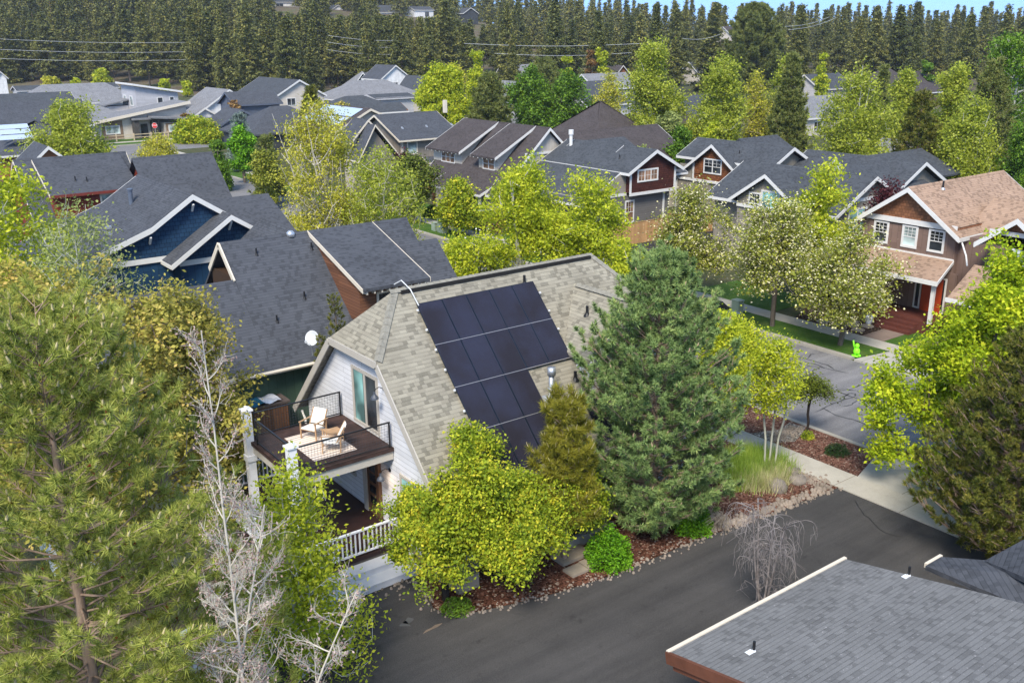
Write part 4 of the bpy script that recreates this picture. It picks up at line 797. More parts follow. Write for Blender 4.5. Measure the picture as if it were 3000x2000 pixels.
# ================================================================ brown shingle gable house
IB=thing('brown_gable_house','grey house with dark brown shingle gable box and blue grey roof behind the cedar fence','house',(60,64,0))
BRS=shake('dark brown shingle siding',(.085,.027,.020),(.060,.020,.016),(.02,.008,.006),.22,.19); GLAP=lap('slate grey lap siding',(.155,.145,.135),rh=.2,line=.6); TLAP=lap('taupe lap siding',(.27,.24,.20),rh=.2,line=.75)
IX,IZ=60.1,7.75
roof(IB,'Y',59.6,71.6,[(56.8,6.02),(IX,IZ),(63.5,5.95)],SH_BLUE,WHITE,.15,.28)
roof(IB,'Y',60.6,71.6,[(52.6,3.6),(57.0,6.1)],SH_BLUE,WHITE,.15,.26,cap=False,name='lower_roof'); roof(IB,'Y',63.8,70.6,[(57.6,6.35),(IX,IZ+.04)],SH_BLUE,WHITE,.15,.26,cap=False,name='dormer_roof'); MB().prism('Y',64.1,70.3,[(58.0,5.4),(58.0,6.4),(IX,7.5),(IX,5.4)]).build('dormer_wall',BRS,IB)
walls(IB,'Y',60.0,71,[(57.4,6.2),(IX,7.5),(62.8,6.15)],BRS,4.2,'gable_wall'); MB().box(53.3,62.7,60.5,71,0,4.0).build('lower_wall',GLAP,IB); MB().prism('Y',60.55,70.8,[(53.3,4.0),(57.4,6.2),(57.4,4.0)]).build('side_wall',TLAP,IB)
band(IB,'Y',60.0,57.3,62.9,3.95,4.2,WHITE,.08); band(IB,'Y',60.5,53.3,57.4,3.95,4.2,WHITE,.06); band(IB,'Y',60.0,57.3,57.5,4.2,6.1,WHITE,.06,'corner_board'); band(IB,'Y',60.0,62.7,62.9,4.2,6.1,WHITE,.06,'corner_board'); band(IB,'Y',60.5,61.9,62.1,0,3.95,WHITE,.06,'corner_board')
window(IB,'Y',60.0,58.2,60.7,5.05,6.15,WHITE,AMBER,6,2,.14,split=2); window(IB,'Y',60.5,57.3,58.4,1.5,3.5,WHITE,AMBER,3,-2,.13); window(IB,'Y',60.5,54.0,55.7,1.2,3.3,WHITE,DGLASS,2,-2,.13)
for y in (65.0,67.2,69.4): window(IB,'X',58.0,y-.5,y+.5,5.55,6.3,WHITE,AMBER,2,1,.1)
MB().tube([(59.3,70.2,7.2),(59.3,70.2,8.4)],.16,12).tube([(59.3,70.2,8.3),(59.3,70.2,8.75)],.24,12).build('chimney',WHITE,IB); vent(IB,58.4,62.5,6.9,.3,.05)
roof(IB,'X',60.5,65.6,[(66.8,6.4),(69.6,7.7),(73,5.8)],SH_BLUE,None,.15,name='rear_roof'); roof(IB,'X',63,65,[(60.5,5.3),(62.6,6.3),(64.5,5.3)],SH_BLUE,WHITE,.12,.2,name='rear_gable')
# cedar fences
M_FEN=batten('new cedar fence boards',(.50,.29,.13),.14,.55,.14)
def fence(pts,h,label,name='board_fence',m=None):
    t=thing(name,label,'fence',(pts[0][0],pts[0][1],0)); g=MB(); r=random.Random(4)
    for (a,b_) in zip(pts[:-1],pts[1:]):
        L=math.dist(a,b_); n=max(1,int(L/2.4)); g.bar((a[0],a[1],h/2),(b_[0],b_[1],h/2),.03,h)
        for k in range(n+1):
            x=a[0]+(b_[0]-a[0])*k/n; y=a[1]+(b_[1]-a[1])*k/n; MB().box(x-.05,x+.05,y-.05,y+.05,0,h+.05).build('post',m or M_FEN,t)
    g.build('boards',m or M_FEN,t); 
    c=MB(); [c.bar((a[0],a[1],h+.02),(b_[0],b_[1],h+.02),.09,.04) for a,b_ in zip(pts[:-1],pts[1:])]; c.build('top_rail',m or M_FEN,t); return t
fence([(52.9,59.4),(55.5,58.9),(61.5,58.9)],1.85,'new orange cedar board fence in front of the brown gable house'); fence([(63.3,67.0),(63.3,58.9),(61.6,58.9)],1.8,'short return of new cedar fence between two grey houses','side_fence'); fence([(65.2,58.6),(66.5,58.6)],1.8,'cedar fence panel left of the next shingle gable','side_fence')
fence([(66,72),(72,72)],1.9,'weathered red brown fence behind the brown gable house','rear_fence',batten('weathered red fence',(.15,.055,.03),.14,.6))
# ================================================================ the two houses with cross gables, blue-grey roofs
def cross_house(name,label,X0,Xr,Zr,Ya,Y0,Y1,wallm,gm,dl,sl_=.70,yl=4.2,yr=3.6,win=None,hf=5.6):
    t=thing(name,label,'house',((X0+Xr)/2,Ya,0)); hw=5.6; roof(t,'Y',Y0,Y1,[(Xr-hf,Zr-hf*.52),(Xr,Zr),(Xr+hw,Zr-hw*.52)],SH_BLUE,WHITE,.15,.28,name='main_roof',fascia=(1,0))
    walls(t,'Y',Y0+.6,Y1-.6,[(Xr-hf+.6,Zr-hf*.52+.1),(Xr,Zr-.3),(Xr+hw-.6,Zr-hw*.52+.1)],wallm)
    roof(t,'X',X0,Xr+.2,[(Ya-yr,Zr-yr*sl_),(Ya,Zr+.01),(Ya+yl,Zr-yl*sl_)],SH_BLUE,WHITE,.15,.28,ends=(1,0),fascia=(0,0),name='cross_roof')
    walls(t,'X',X0+.45,Xr,[(Ya-yr+.5,Zr-yr*sl_+.15),(Ya,Zr-.25),(Ya+yl-.6,Zr-(yl-.6)*sl_-.25)],gm,Zr-dl,'gable_wall')
    MB().box(X0+.5,Xr,Ya-yr+.5,Ya+yl-.6,0,Zr-dl).build('lower_wall',wallm,t); band(t,'X',X0+.45,Ya-yr+.5,Ya+yl-.6,Zr-dl-.22,Zr-dl+.02,WHITE,.08); return t
CSH=shake('cedar brown shingle siding',(.26,.095,.035),(.15,.052,.02),(.05,.02,.01),.22,.2); GTAU=batten('grey taupe board siding',(.25,.22,.175),.35,.7)
J=cross_house('shingle_gable_house','house with cedar shingle gable, white double window, blue grey roof',68.2,72.0,7.5,60.7,54.3,65.9,GTAU,CSH,3.4,.72,5.1,3.0,hf=2.9)
MB().box(68.62,68.646,63.2,64.9,4.15,5.4).build('side_panel',GTAU,J); band(J,'X',68.62,63.05,63.2,4.1,5.7,WHITE,.08,'corner_board'); window(J,'X',68.65,59.7,61.9,4.75,6.15,WHITE,DGLASS,4,-2,.12,split=1); band(J,'X',68.65,65.2,65.35,0,4,WHITE,.08,'corner_board')
roof(J,'X',72.3,78,[(56.5,5.4),(61,7.7),(64,6)],SH_BLUE,None,.15,name='rear_roof'); vent(J,70.4,59.2,6.6,.35,.05)
K=cross_house('taupe_gable_house','taupe house with large front gable window and broad blue grey roof behind the blossom trees','',0,0,0,0,0,GTAU,GTAU,0) if False else None
K=cross_house('taupe_gable_house','taupe house with wide gable window and long blue grey roof behind the blossom trees',59.4,64.8,7.0,47.35,41.2,53.9,GTAU,GTAU,2.6,.66,3.5,2.9,hf=4.7)
window(K,'X',59.85,46.1,47.9,4.35,5.75,WHITE,TEAL,1,1,.14); window(K,'X',59.85,47.92,49.1,4.5,5.45,WHITE,DGLASS,2,2,.12)
roof(K,'X',64.9,76.0,[(43.0,5.0),(47.0,6.9),(51,5.0)],SH_BLUE,None,.15,name='rear_roof'); MB().cbox((66.9,46.2,7.0),.35,.35,.7).build('chimney',WHITE,K)
walls(K,'Y',41.7,41.76,[(61.9,5.3),(64.8,6.85),(67.8,5.3)],GTAU,3.0,'side_gable'); window(K,'Y',41.7,62.3,64.6,2.6,4.75,WHITE,TEAL,1,1,.14,split=1); band(K,'Y',41.7,63.2,66.4,5.2,5.45)
roof(K,'Y',56.3-2,60.5,[(59.5,3.2),(64.0,6.1),(68.5,3.2)],SH_BLUE,None,.15,name='garage_roof') if False else None
L_=cross_house('rear_gable_house','distant house with small red brown gable and blue grey roof behind the taupe one',70.9,75.1,7.0,49.2,43.4,55.2,GTAU,shake('red brown gable shingles',(.14,.035,.02),(.10,.028,.018),(.04,.012,.01),.22,.2),2.2,.66,2.6,2.6,hf=3.6)
roof(L_,'X',75.2,84,[(45,5.2),(49.2,6.95),(53,5.2)],SH_BLUE,None,.15,name='rear_roof')
# ================================================================ brown house on the right
MBr=thing('brown_house','brown two storey house with tan shingle roof, cedar gable and three white framed windows','house',(60,32,0))
BRN=batten('taupe brown board siding',(.19,.125,.098),.42,.62); CSH2=lap('cedar shake courses',(.24,.10,.045),rh=.2,line=.35,bw=.22,var=.3)
mp=[(28.85,5.68),(32.5,8.25),(36.25,5.68)]
roof(MBr,'X',54.5,66.0,mp,SH_TAN,WHITE,.15,.30,fascia=(1,1)); walls(MBr,'X',55.0,65.5,[(29.3,5.85),(32.5,8.0),(35.8,5.85)],CSH2,6.1,'gable_wall'); MB().box(55.06,65.4,29.35,35.7,0,6.1).build('wall',BRN,MBr)
MB().box(54.93,55.0,29.3,35.75,5.92,6.25).build('trim_board',WHITE,MBr); MB().box(54.98,55.058,29.3,35.75,3.95,4.22).build('trim_board',WHITE,MBr)
for y0 in (30.02,31.8,33.8): window(MBr,'X',55.06,y0,y0+1.08,4.45,5.88,WHITE,BLIND if abs(y0-31.8)<.1 else DGLASS,3,-3,.14)
roof(MBr,'X',52.2,55.06,[(28.3,3.4),(28.31,3.4)],SH_TAN,None) if False else None
# porch roof falling towards the street
pr=MB().slab([(52.1,28.55,3.45),(52.1,36.2,3.45),(55.04,36.2,4.15),(55.04,29.3,4.15)],.14).build('porch_roof',SH_TAN,MBr); MB().box(52.02,52.1,28.5,36.25,3.2,3.46).build('fascia',WHITE,pr); MB().bar((52.1,28.52,3.36),(55.0,29.27,4.05),.05,.2).build('fascia',WHITE,pr)
M_PORCH=plain('brown painted porch',(.11,.035,.025),.6); MB().box(52.6,55.05,28.9,36,0,.75).build('porch_floor',M_PORCH,MBr)
for k in range(3): MB().box(52.6-.3*(k+1),52.6-.3*k,29.7,32.0,0,.75-.19*(k+1)).build('step',M_PORCH,MBr)
MB().box(54.95,55.058,28.9,36,.75,3.4).build('entry_wall',BRN,MBr); MB().box(54.85,54.948,29.7,31.0,.76,2.95).build('front_door',plain('orange red door',(.42,.055,.012),.45,.4),MBr)
for y in (31.1,29.5): window(MBr,'X',54.95,y-.03,y+.42,.8,3.0,WHITE,DGLASS,1,1,.1)
for y in (35.6,28.9,33.3): MB().box(52.35,52.55,y-.1,y+.1,.75,3.25).build('porch_column',WHITE,MBr)
# second gable bay nearer the street
roof(MBr,'X',52.9,63,[(21.9,5.4),(24.9,7.6),(27.1,5.95)],SH_TAN,WHITE,.15,.30,name='bay_roof'); walls(MBr,'X',53.4,62.5,[(22.4,5.6),(24.9,7.35),(26.6,6.0)],CSH2,6.55,'bay_gable'); MB().box(53.46,62.4,22.4,26.4,0,6.55).build('bay_wall',BRN,MBr)
band(MBr,'X',53.4,22.4,26.55,6.5,6.75,WHITE,.08); band(MBr,'X',53.46,22.4,26.4,4.6,4.85,WHITE,.05); window(MBr,'X',53.46,23.3,25.2,4.95,6.35,WHITE,BLIND,6,-3,.14,split=1)
MB().slab([(50.9,21.5,3.0),(50.9,27.2,3.0),(53.44,27.2,4.55),(53.44,21.5,4.55)],.14).build('garage_roof',SH_TAN,MBr); MB().box(50.8,50.9,21.5,27.25,2.78,3.02).build('fascia',WHITE,MBr); MB().box(52.0,53.46,21.9,26.9,0,3.0).build('garage_wall',BRN,MBr); MB().box(51.9,51.998,22.4,26.3,.05,2.2).build('garage_door',plain('brown garage door',(.13,.05,.03)),MBr)
roof(MBr,'Y',27.0,29.9,[(57.0,5.6),(60.0,7.35),(63,5.6)],SH_TAN,None,.15,name='link_roof'); MB().box(55.6,62,26.4,29.35,0,5.6).build('link_wall',BRN,MBr)
MB().tube([(54.95,28.95,5.45),(54.5,28.3,4.7),(54.2,28.0,4.2)],.05,8).build('downpipe',WHITE,MBr)
vent(MBr,57.6,32.0,7.95,.45,.06,None,METAL); vent(MBr,56.5,26.1,6.75,.45,.06,None,METAL)
# ================================================================ garage, bottom right
GA=thing('garage','garage with worn grey shingle roof, white eave edging and brown end wall at bottom right','garage',(19,9,0))
GZ,GY=3.08,13.68; gs=.22
mb=MB().slab([(14.9,GY,GZ),(22.0,GY,GZ),(22.0,3.4,GZ+gs*(GY-3.4)),(14.9,3.4,GZ+gs*(GY-3.4))],.16); gr=mb.build('roof',SH_WORN,GA)
MB().box(14.84,22.05,GY+.002,GY+.10,GZ-.13,GZ+.03).build('gutter_edge',CREAM,gr); BRB=plain('brown fascia paint',(.13,.05,.028),.7,.25,.2,2)
MB().bar((14.83,GY+.05,GZ-.14),(14.83,3.4,GZ-.14+gs*(GY-3.4)),.09,.30).build('rake_board',BRB,gr); MB().bar((14.95,GY-.1,GZ-.34),(14.95,3.4,GZ-.34+gs*(GY-3.4)),.12,.22).build('soffit',BRB,gr)
MB().prism('X',15.7,21.6,[(13.2,0),(13.2,GZ-.1),(4.0,GZ-.1+gs*9.2),(4.0,0)]).build('wall',lap('orange brown siding',(.30,.075,.02),rh=.2,line=.5),GA)
zz=lambda y:GZ+gs*(GY-y)
def gpt(px,py):
    d=ray(px,py); n=np.array([0,gs,1.]); p0=np.array([0,GY,GZ]); return C0+d*(((p0-C0)@n)/(d@n))
for px,py in ((2208,1907),(2662,1686)):
    q=gpt(px,py); v=vent(GA,*q,.28,.035,None,plain('white flashing',(.7,.72,.74))); MB().cbox((q[0]-.12,q[1]+.02,q[2]+.02),.2,.14,.012).build('flashing',plain('white flashing',(.7,.72,.74)),v)
G2=thing('rear_garage','second grey roofed building behind the garage under the dark conifer','garage',(26,9,0))
MB().box(24.6,30.5,2,9.8,0,2.9).build('wall',plain('orange brown wall',(.2,.07,.03)),G2)
h_=MB().slab([gz(2712,1656,3.1),gz(2757,1630,3.1),gz(2890,1640,3.35),gz(3200,1700,4.0),gz(3200,1860,3.6)],.14).build('roof',SH_DARK,G2); MB().bar(gz(2712,1656,3.05),gz(2757,1630,3.05),.09,.14).build('gutter_edge',CREAM,h_)
MB().slab([gz(2885,1641,3.42),gz(3260,1440,4.4),gz(3260,1800,4.6)],.15).build('hip_roof',SH_DARK,G2)
# ================================================================ trees
LF={}
B_WHITE=bark('white birch bark',(.62,.60,.54),(.50,.47,.41),5); B_GREY=bark('grey brown bark',(.10,.08,.06),(.17,.14,.11),5); B_DARK=bark('dark wet bark',(.02,.016,.014),(.05,.04,.035),5)
B_PINE=bark('pink grey pine bark',(.20,.14,.10),(.36,.26,.19),4); B_TAN=bark('tan twig bark',(.34,.27,.18),(.44,.38,.27),4); B_SMOOTH=bark('greenish grey aspen bark',(.33,.33,.26),(.48,.47,.40),5)
L_MAPLE=leafmat('yellow green maple leaves',[(.0,(0.087,0.151,0.011)),(.35,(0.232,0.318,0.020)),(.65,(0.461,0.511,0.031)),(.95,(0.808,0.670,0.058))],.35)
L_LIME=leafmat('bright lime maple leaves',[(.0,(0.135,0.231,0.010)),(.35,(0.323,0.436,0.015)),(.7,(0.566,0.641,0.026)),(.95,(0.781,0.744,0.051))],.4)
L_ASPEN=leafmat('fresh aspen leaves',[(.0,(0.165,0.239,0.016)),(.4,(0.400,0.479,0.029)),(.75,(0.681,0.685,0.046)),(.98,(0.850,0.850,0.093))],.45)
L_POPLAR=leafmat('pale yellow lime poplar leaves',[(.0,(.16,.20,.02)),(.35,(.32,.38,.035)),(.7,(.50,.54,.07)),(.98,(.64,.64,.14))],.45)
L_BIRCH=leafmat('pale yellow green birch leaves',[(.0,(0.198,0.215,0.025)),(.4,(0.420,0.427,0.043)),(.75,(0.684,0.622,0.075)),(.98,(0.850,0.778,0.137))],.4)
L_OCHRE=leafmat('olive and ochre leaves',[(.0,(0.134,0.135,0.026)),(.35,(0.306,0.291,0.049)),(.65,(0.503,0.436,0.085)),(.95,(0.694,0.491,0.146))],.35,clump=.8)
L_GREEN=leafmat('mid green leaves',[(.0,(0.045,0.092,0.012)),(.4,(0.102,0.203,0.018)),(.75,(0.203,0.338,0.030)),(.98,(0.324,0.456,0.053))],.35)
L_SHRUB=leafmat('bright shrub leaves',[(.0,(0.054,0.162,0.008)),(.45,(0.135,0.324,0.011)),(.95,(0.270,0.513,0.027))],.3)
L_DKSHR=leafmat('dark shrub leaves',[(.0,(0.011,0.027,0.008)),(.5,(0.027,0.061,0.016)),(.95,(0.061,0.115,0.027))],.2)
L_SAGE=leafmat('grey green leaves',[(.0,(0.153,0.186,0.050)),(.5,(0.291,0.342,0.099)),(.95,(0.478,0.497,0.174))],.35)
L_DOG=leafmat('blossom tree leaves',[(.0,(0.113,0.148,0.020)),(.5,(0.291,0.322,0.042)),(.95,(0.552,0.518,0.085))],.3)
L_PLUM=leafmat('dark plum leaves',[(.0,(0.027,0.008,0.011)),(.5,(0.081,0.019,0.024)),(.95,(0.162,0.041,0.047))],.25)
L_RUST=leafmat('rusty new leaves',[(.0,(0.135,0.081,0.027)),(.5,(0.270,0.149,0.054)),(.95,(0.378,0.257,0.081))],.3)
L_CAT=leafmat('pinkish grey catkins',[(.0,(.22,.12,.10)),(.5,(.42,.28,.24)),(.95,(.66,.52,.46))],.2)
L_BLOS=leafmat('cream blossom',[(.0,(.48,.44,.20)),(.5,(.66,.60,.34)),(.95,(.80,.76,.55))],.2); L_WBLOS=leafmat('white blossom',[(.0,(.6,.6,.5)),(.95,(.85,.85,.8))],.2)
N_POND=leafmat('ponderosa needles',[(.0,(0.105,0.140,0.026)),(.4,(0.281,0.328,0.059)),(.75,(0.492,0.515,0.105)),(.98,(0.727,0.680,0.189))],.25,clump=1.)
N_WHITE=leafmat('blue green white pine needles',[(.0,(0.065,0.109,0.031)),(.4,(0.183,0.272,0.082)),(.75,(0.323,0.434,0.142)),(.98,(0.561,0.629,0.198))],.2,clump=1.1)
N_YOUNG=leafmat('golden young pine needles',[(.0,(0.097,0.097,0.009)),(.45,(0.241,0.233,0.025)),(.95,(0.435,0.386,0.048))],.3)
N_DARK=leafmat('dark mugo needles',[(.0,(0.034,0.047,0.010)),(.4,(0.104,0.126,0.019)),(.75,(0.220,0.210,0.034)),(.98,(0.416,0.336,0.056))],.2,clump=1.3)
N_SPR=leafmat('blue spruce needles',[(.0,(0.098,0.140,0.112)),(.5,(0.196,0.252,0.210)),(.95,(0.308,0.378,0.308))],.15)
N_FAR=leafmat('far pine foliage',[(.0,(0.050,0.064,0.020)),(.35,(0.117,0.133,0.040)),(.7,(0.208,0.211,0.058)),(.98,(0.332,0.286,0.082))],.15,tree=.28,clump=.25)
CANDLE=plain('pale new pine shoots',(.50,.42,.22),.8,.1,.15,4); CONE=plain('reddish pine cones',(.20,.045,.02),.8,.1,.3,4)
def hr(px,D_): return px*D_/FPX
def at(px,py,D_): q=gd(px,py,D_); return np.array([q[0],q[1],float(terr(q[0],q[1]))])
PR_POND=lambda t:(.62+.38*math.sin(math.pi*min(1,t*1.15)))*(1-t)**.42+.03
PR_FULL=lambda t:(.80+.2*math.sin(math.pi*min(1,t*1.6)))*(1-t**2.2)**.75+.02
# --- nearest: big ponderosa on the left
b=at(100,960,17.5); pine('ponderosa_pine','large yellow green ponderosa pine filling the lower left corner','tree',b,zt(b[0],b[1],960),4.3,.8,N_POND,B_PINE,3,whorl=.42,nb=6,sub=9.5,tuft=78,lim=.6,nlen=.215,nwid=.0155,prof=PR_POND,droop=-.02,rise=.22,rt=.17,
     candles=(.38,.12,.030,CANDLE),cones=(.13,.06,CONE),spread=.85,twig=.62)
# --- bare aspen hung with catkins
def catkins(n,s,m_,nm='catkins'):
    def f(o,T,Dr,rng):
        C=np.repeat(T,n,0)+rng.normal(size=(len(T)*n,3))*.16; C=C-np.repeat(Dr,n,0)*rng.random((len(C),1))*.7; v,fc=leaf_quads(C,s,rng,0,.55); finish(nm,v,fc,m_,o)
    return f
def arc_tree(name,label,b,top,barkm,seed,nb,Lm,h0,lean=(0,0),catn=3,cs=.06,rt=.055,el0=.75):
    """slender tree with smoothly arching limbs, each carrying side twigs and hanging catkins"""
    rng=np.random.default_rng(seed); o=thing(name,label,'tree',tuple(b)); tr=np.array(trunk_line(b,top,rng,.10,16,lean)); tt=np.linspace(0,1,16); P=[];Q=[];A=[];B=[];T=[];DD=[]
    def lay(pts,r0,r1): n=len(pts)-1; t=np.linspace(0,1,n+1); r=r0+(r1-r0)*t; P.append(pts[:-1]);Q.append(pts[1:]);A.append(r[:-1]);B.append(r[1:])
    def arc(p,d,L,n,curl,up):
        pts=[p]; 
        for _ in range(n): d=unit(d+rng.normal(size=3)*curl+np.array([0,0,up])); pts.append(pts[-1]+d*L/n)
        return np.array(pts),d
    lay(tr,rt,.012)
    for i in range(nb):
        t=h0+(1-h0)*(i+rng.random())/nb*.97; p=np.array([np.interp(t,tt,tr[:,k]) for k in range(3)]); a=i*2.4+rng.normal()*.4; el=rng.normal()*.15+el0; L=Lm*(1.05-.72*t)*rng.uniform(.7,1.2)
        d=np.array([math.cos(a)*math.cos(el),math.sin(a)*math.cos(el),math.sin(el)]); pts,_=arc(p,d,L,9,.09,.07); r0=.007+.010*L; lay(pts,r0,.005)
        for k in range(int(5+L*6)):
            u=rng.uniform(.15,1); q=np.array([np.interp(u*9,range(10),pts[:,m]) for m in range(3)]); dd=unit(pts[min(9,int(u*9)+1)]-pts[int(u*9)]) if int(u*9)<9 else unit(pts[9]-pts[8])
            s2,_=arc(q,unit(dd+rng.normal(size=3)*.55),L*.34*rng.uniform(.4,1.2)*(1.15-u*.6),5,.15,.06); lay(s2,.005,.0025); 
            for m in range(2):
                w=s2[rng.integers(1,6)]; e,_=arc(w,unit(rng.normal(size=3)+np.array([0,0,.4])+dd*.8),rng.uniform(.12,.34),2,.2,.05); lay(e,.004,.0022); T.append(e[-1]);T.append(e[1])
            T.append(s2[-1]);T.append(s2[3])
    v,f=tubes(np.vstack(P),np.vstack(Q),np.concatenate(A),np.concatenate(B),5); finish('trunk',v,f,barkm,o,smooth=True)
    T=np.array(T); C=np.repeat(T,catn,0)+rng.normal(size=(len(T)*catn,3))*.035-np.array([0,0,.03]); v,f=leaf_quads(C,cs,rng,0,.6); finish('catkins',v,f,L_CAT,o); return o
B_CREAM=bark('cream aspen bark',(.60,.55,.46),(.44,.40,.32),3.5)
b=at(600,1000,16.0); arc_tree('bare_aspen','bare white limbed aspen hung with pinkish catkins beside the deck',b,zt(b[0],b[1],965),B_CREAM,5,34,1.55,.25,catn=2,cs=.042,rt=.045)
b=gd(470,2000,17.5); e=gd(800,1520,17.5); arc_tree('leaning_aspen','leaning bare white aspen spreading low across the porch steps',(b[0],b[1],0),e[2]+.3,B_CREAM,8,26,2.2,.45,lean=(e[0]-b[0],e[1]-b[1]),catn=1,cs=.055,el0=.45)
b=gd(480,2050,16.8); e=gd(1060,1760,18.5); arc_tree('leaning_aspen','low bare aspen limb reaching over the alley at the bottom',(b[0],b[1],0),e[2]+.2,B_CREAM,9,20,1.9,.45,lean=(e[0]-b[0],e[1]-b[1]),catn=1,cs=.055,rt=.06,el0=.35)
b=gz(900,1960); broadleaf('green_aspen','slim white trunked aspen in fresh green leaf at the bottom of the alley','tree',(b[0],b[1],0),zt(b[0],b[1],1370),2.2,.2,L_ASPEN,B_WHITE,11,natt=330,nleaf=34,lsize=.115,sigma=.24,steep=1.0,prof=lambda t:max(.3,1-t*.55),rtip=.006,pipe=.45,wig=.08,up=.9,hollow=.7,rmax=.09)
b=at(840,1420,25.5); broadleaf('green_aspen','small leafy aspen in front of the dark porch','tree',(b[0],b[1],0),zt(b[0],b[1],1385),1.0,.8,L_ASPEN,B_WHITE,12,natt=150,nleaf=40,lsize=.11,sigma=.22,prof=PR_OVAL,rtip=.006,pipe=.45,up=.9)
# --- ochre trees behind the pine
for k,(px,py,D_,top,r,sd_,lab) in enumerate([(60,900,29,800,3.1,21,'ochre leaved tree at the left edge above the big pine'),(330,900,31,715,4.1,22,'broad ochre green tree in front of the blue house'),(540,1000,34.5,830,2.5,23,'ochre tree nearest the green house roof edge')]):
    b=at(px,py,D_); broadleaf('ochre_tree',lab,'tree',b,zt(b[0],b[1],top),r,1.6,L_OCHRE,B_GREY,sd_,natt=420 if r>3 else 300,nleaf=85,lsize=.15,sigma=.26,lobes=60 if r>3 else 42,lr=.42,prof=PR_FULL,rtip=.010,up=.3,hollow=.42)
# --- left aspens
b=at(25,640,44); broadleaf('left_aspen','tall light green aspen cut by the left edge','tree',b,zt(b[0],b[1],470),2.6,3,L_ASPEN,B_WHITE,31,natt=210,nleaf=60,lsize=.19,sigma=.42,prof=PR_ASPEN,rtip=.010,up=.9,rmax=.13)
b=at(225,760,42); broadleaf('left_aspen','thin grey green aspen in front of the blue house roof','tree',b,zt(b[0],b[1],565),2.5,3.0,L_SAGE,B_SMOOTH,32,natt=260,nleaf=28,lsize=.14,sigma=.36,steep=1.0,prof=PR_OVAL,rtip=.0085,up=.8,trunks=2,rmax=.10)
b=at(20,1000,40); broadleaf('left_understorey','low green tree at the left edge below the thin aspens','tree',b,zt(b[0],b[1],860),1.8,.5,L_GREEN,B_GREY,33,natt=80,nleaf=60,lsize=.16,sigma=.4)
def shrub(name,label,x,y,r,h,leaf,seed,n=3200,ls=.09,z=0,cat='shrub',barkm=None):
    rng=np.random.default_rng(seed); o=thing(name,label,cat,(x,y,z)); d=unit(rng.normal(size=(n,3))); d[:,2]=np.abs(d[:,2])*1.0; lob=1+.13*np.sin(d[:,0:1]*5+seed)*np.cos(d[:,1:2]*6+d[:,2:3]*5)
    C=np.array([x,y,z])+d*np.array([r,r,h])*lob*(rng.random((n,1))**.28); v,f=leaf_quads(C,ls,rng,.5); finish('foliage',v,f,leaf,o)
    k=14; a=rng.random(k)*6.3; P=np.tile([x,y,z],(k,1)).astype(float); Q=P+np.stack([np.cos(a)*r*.6,np.sin(a)*r*.6,np.full(k,h*.7)],1); v,f=tubes(P,Q,np.full(k,.02),np.full(k,.008),4); finish('stems',v,f,barkm or B_GREY,o); return o
shrub('dark_shrub','dark green shrub against the navy boards of the blue house',13.9,49.0,1.5,4.2,L_DKSHR,41,5200,.16)
for k,(px,py,top,yy,r) in enumerate([(985,950,858,36.0,.55),(948,1050,985,35.9,.45)]):
    q=ray(px,py)*(yy/ray(px,py)[1]); x=q[0]; b=(x,yy,0); pine('juniper',['taller dark juniper squeezed between the white and green houses','shorter dark juniper beside the satellite dish'][k],'tree',b,zt(x,yy,top),r,.8,N_DARK,B_GREY,50+k,whorl=.35,nb=6,sub=9,tuft=34,nlen=.11,nwid=.02,prof=lambda t:(1-t)**.6,droop=.6,rise=.3,rt=.06,twig=.25)
# --- front maples, pines
b=(14.3,23.0,0); broadleaf('front_maple','yellow green maple with black trunk at the alley corner','tree',b,zt(14.3,23.0,1405),2.15,1.9,L_MAPLE,B_DARK,61,natt=300,nleaf=140,lsize=.108,sigma=.21,lobes=34,lr=.33,prof=PR_FULL,rtip=.009,up=.2,hollow=.4,lean=(.2,.2))
b=gz(1455,1690); broadleaf('front_maple','taller yellow green maple hiding the lower solar panels','tree',(b[0],b[1],0),zt(b[0],b[1],1275),2.3,1.9,L_MAPLE,B_DARK,62,natt=330,nleaf=140,lsize=.108,sigma=.21,lobes=36,lr=.33,prof=PR_FULL,rtip=.009,up=.2,hollow=.4,lean=(-.3,.1))
b=gz(1655,1640); broadleaf('front_maple','smallest maple beside the young golden pine','tree',(b[0],b[1],0),zt(b[0],b[1],1385),1.25,1.5,L_MAPLE,B_DARK,63,natt=170,nleaf=120,lsize=.105,sigma=.2,lobes=20,lr=.25,prof=PR_ROUND,rtip=.008,up=.3)
b=(18.9,22.5,0); pine('young_pine','young golden green pine in front of the metal flue','tree',b,zt(b[0],b[1],1172),1.15,1.6,N_YOUNG,B_PINE,71,whorl=.38,nb=7,sub=8,tuft=80,nlen=.27,nwid=.026,prof=lambda t:(1-t)**.5,droop=.15,rise=.35,rt=.09,candles=(.35,.22,.014,CANDLE),twig=.45)
b=at(1925,1100,33.6); b=(b[0],b[1],0); PWP=lambda t:(.84+.16*math.sin(math.pi*min(1,t*1.5)))*(1-t**2.5)**.95+.03
pine('white_pine','big dense blue green pine standing in front of the tan roof','tree',b,zt(b[0],b[1],762),3.0,.25,N_WHITE,B_PINE,72,whorl=.33,nb=9,sub=8,tuft=60,nlen=.19,nwid=.034,prof=PWP,droop=.12,rise=.42,rt=.17,candles=(.05,.14,.03,plain('pale tan shoots',(.45,.30,.20))),spread=.75,twig=.55)
shrub('round_shrub','round bright green shrub touching the white pine at the alley edge nearer the maples',20.0,21.45,.85,1.35,L_SHRUB,81,6500,.085); shrub('round_shrub','round bright green shrub at the right foot of the white pine',24.0,21.3,.75,1.2,L_SHRUB,82,5200,.085)
shrub('low_shrub','low dark green groundcover shrub beside the black maple trunk',14.3,22.35,.55,.28,L_GREEN,83,1500,.07)
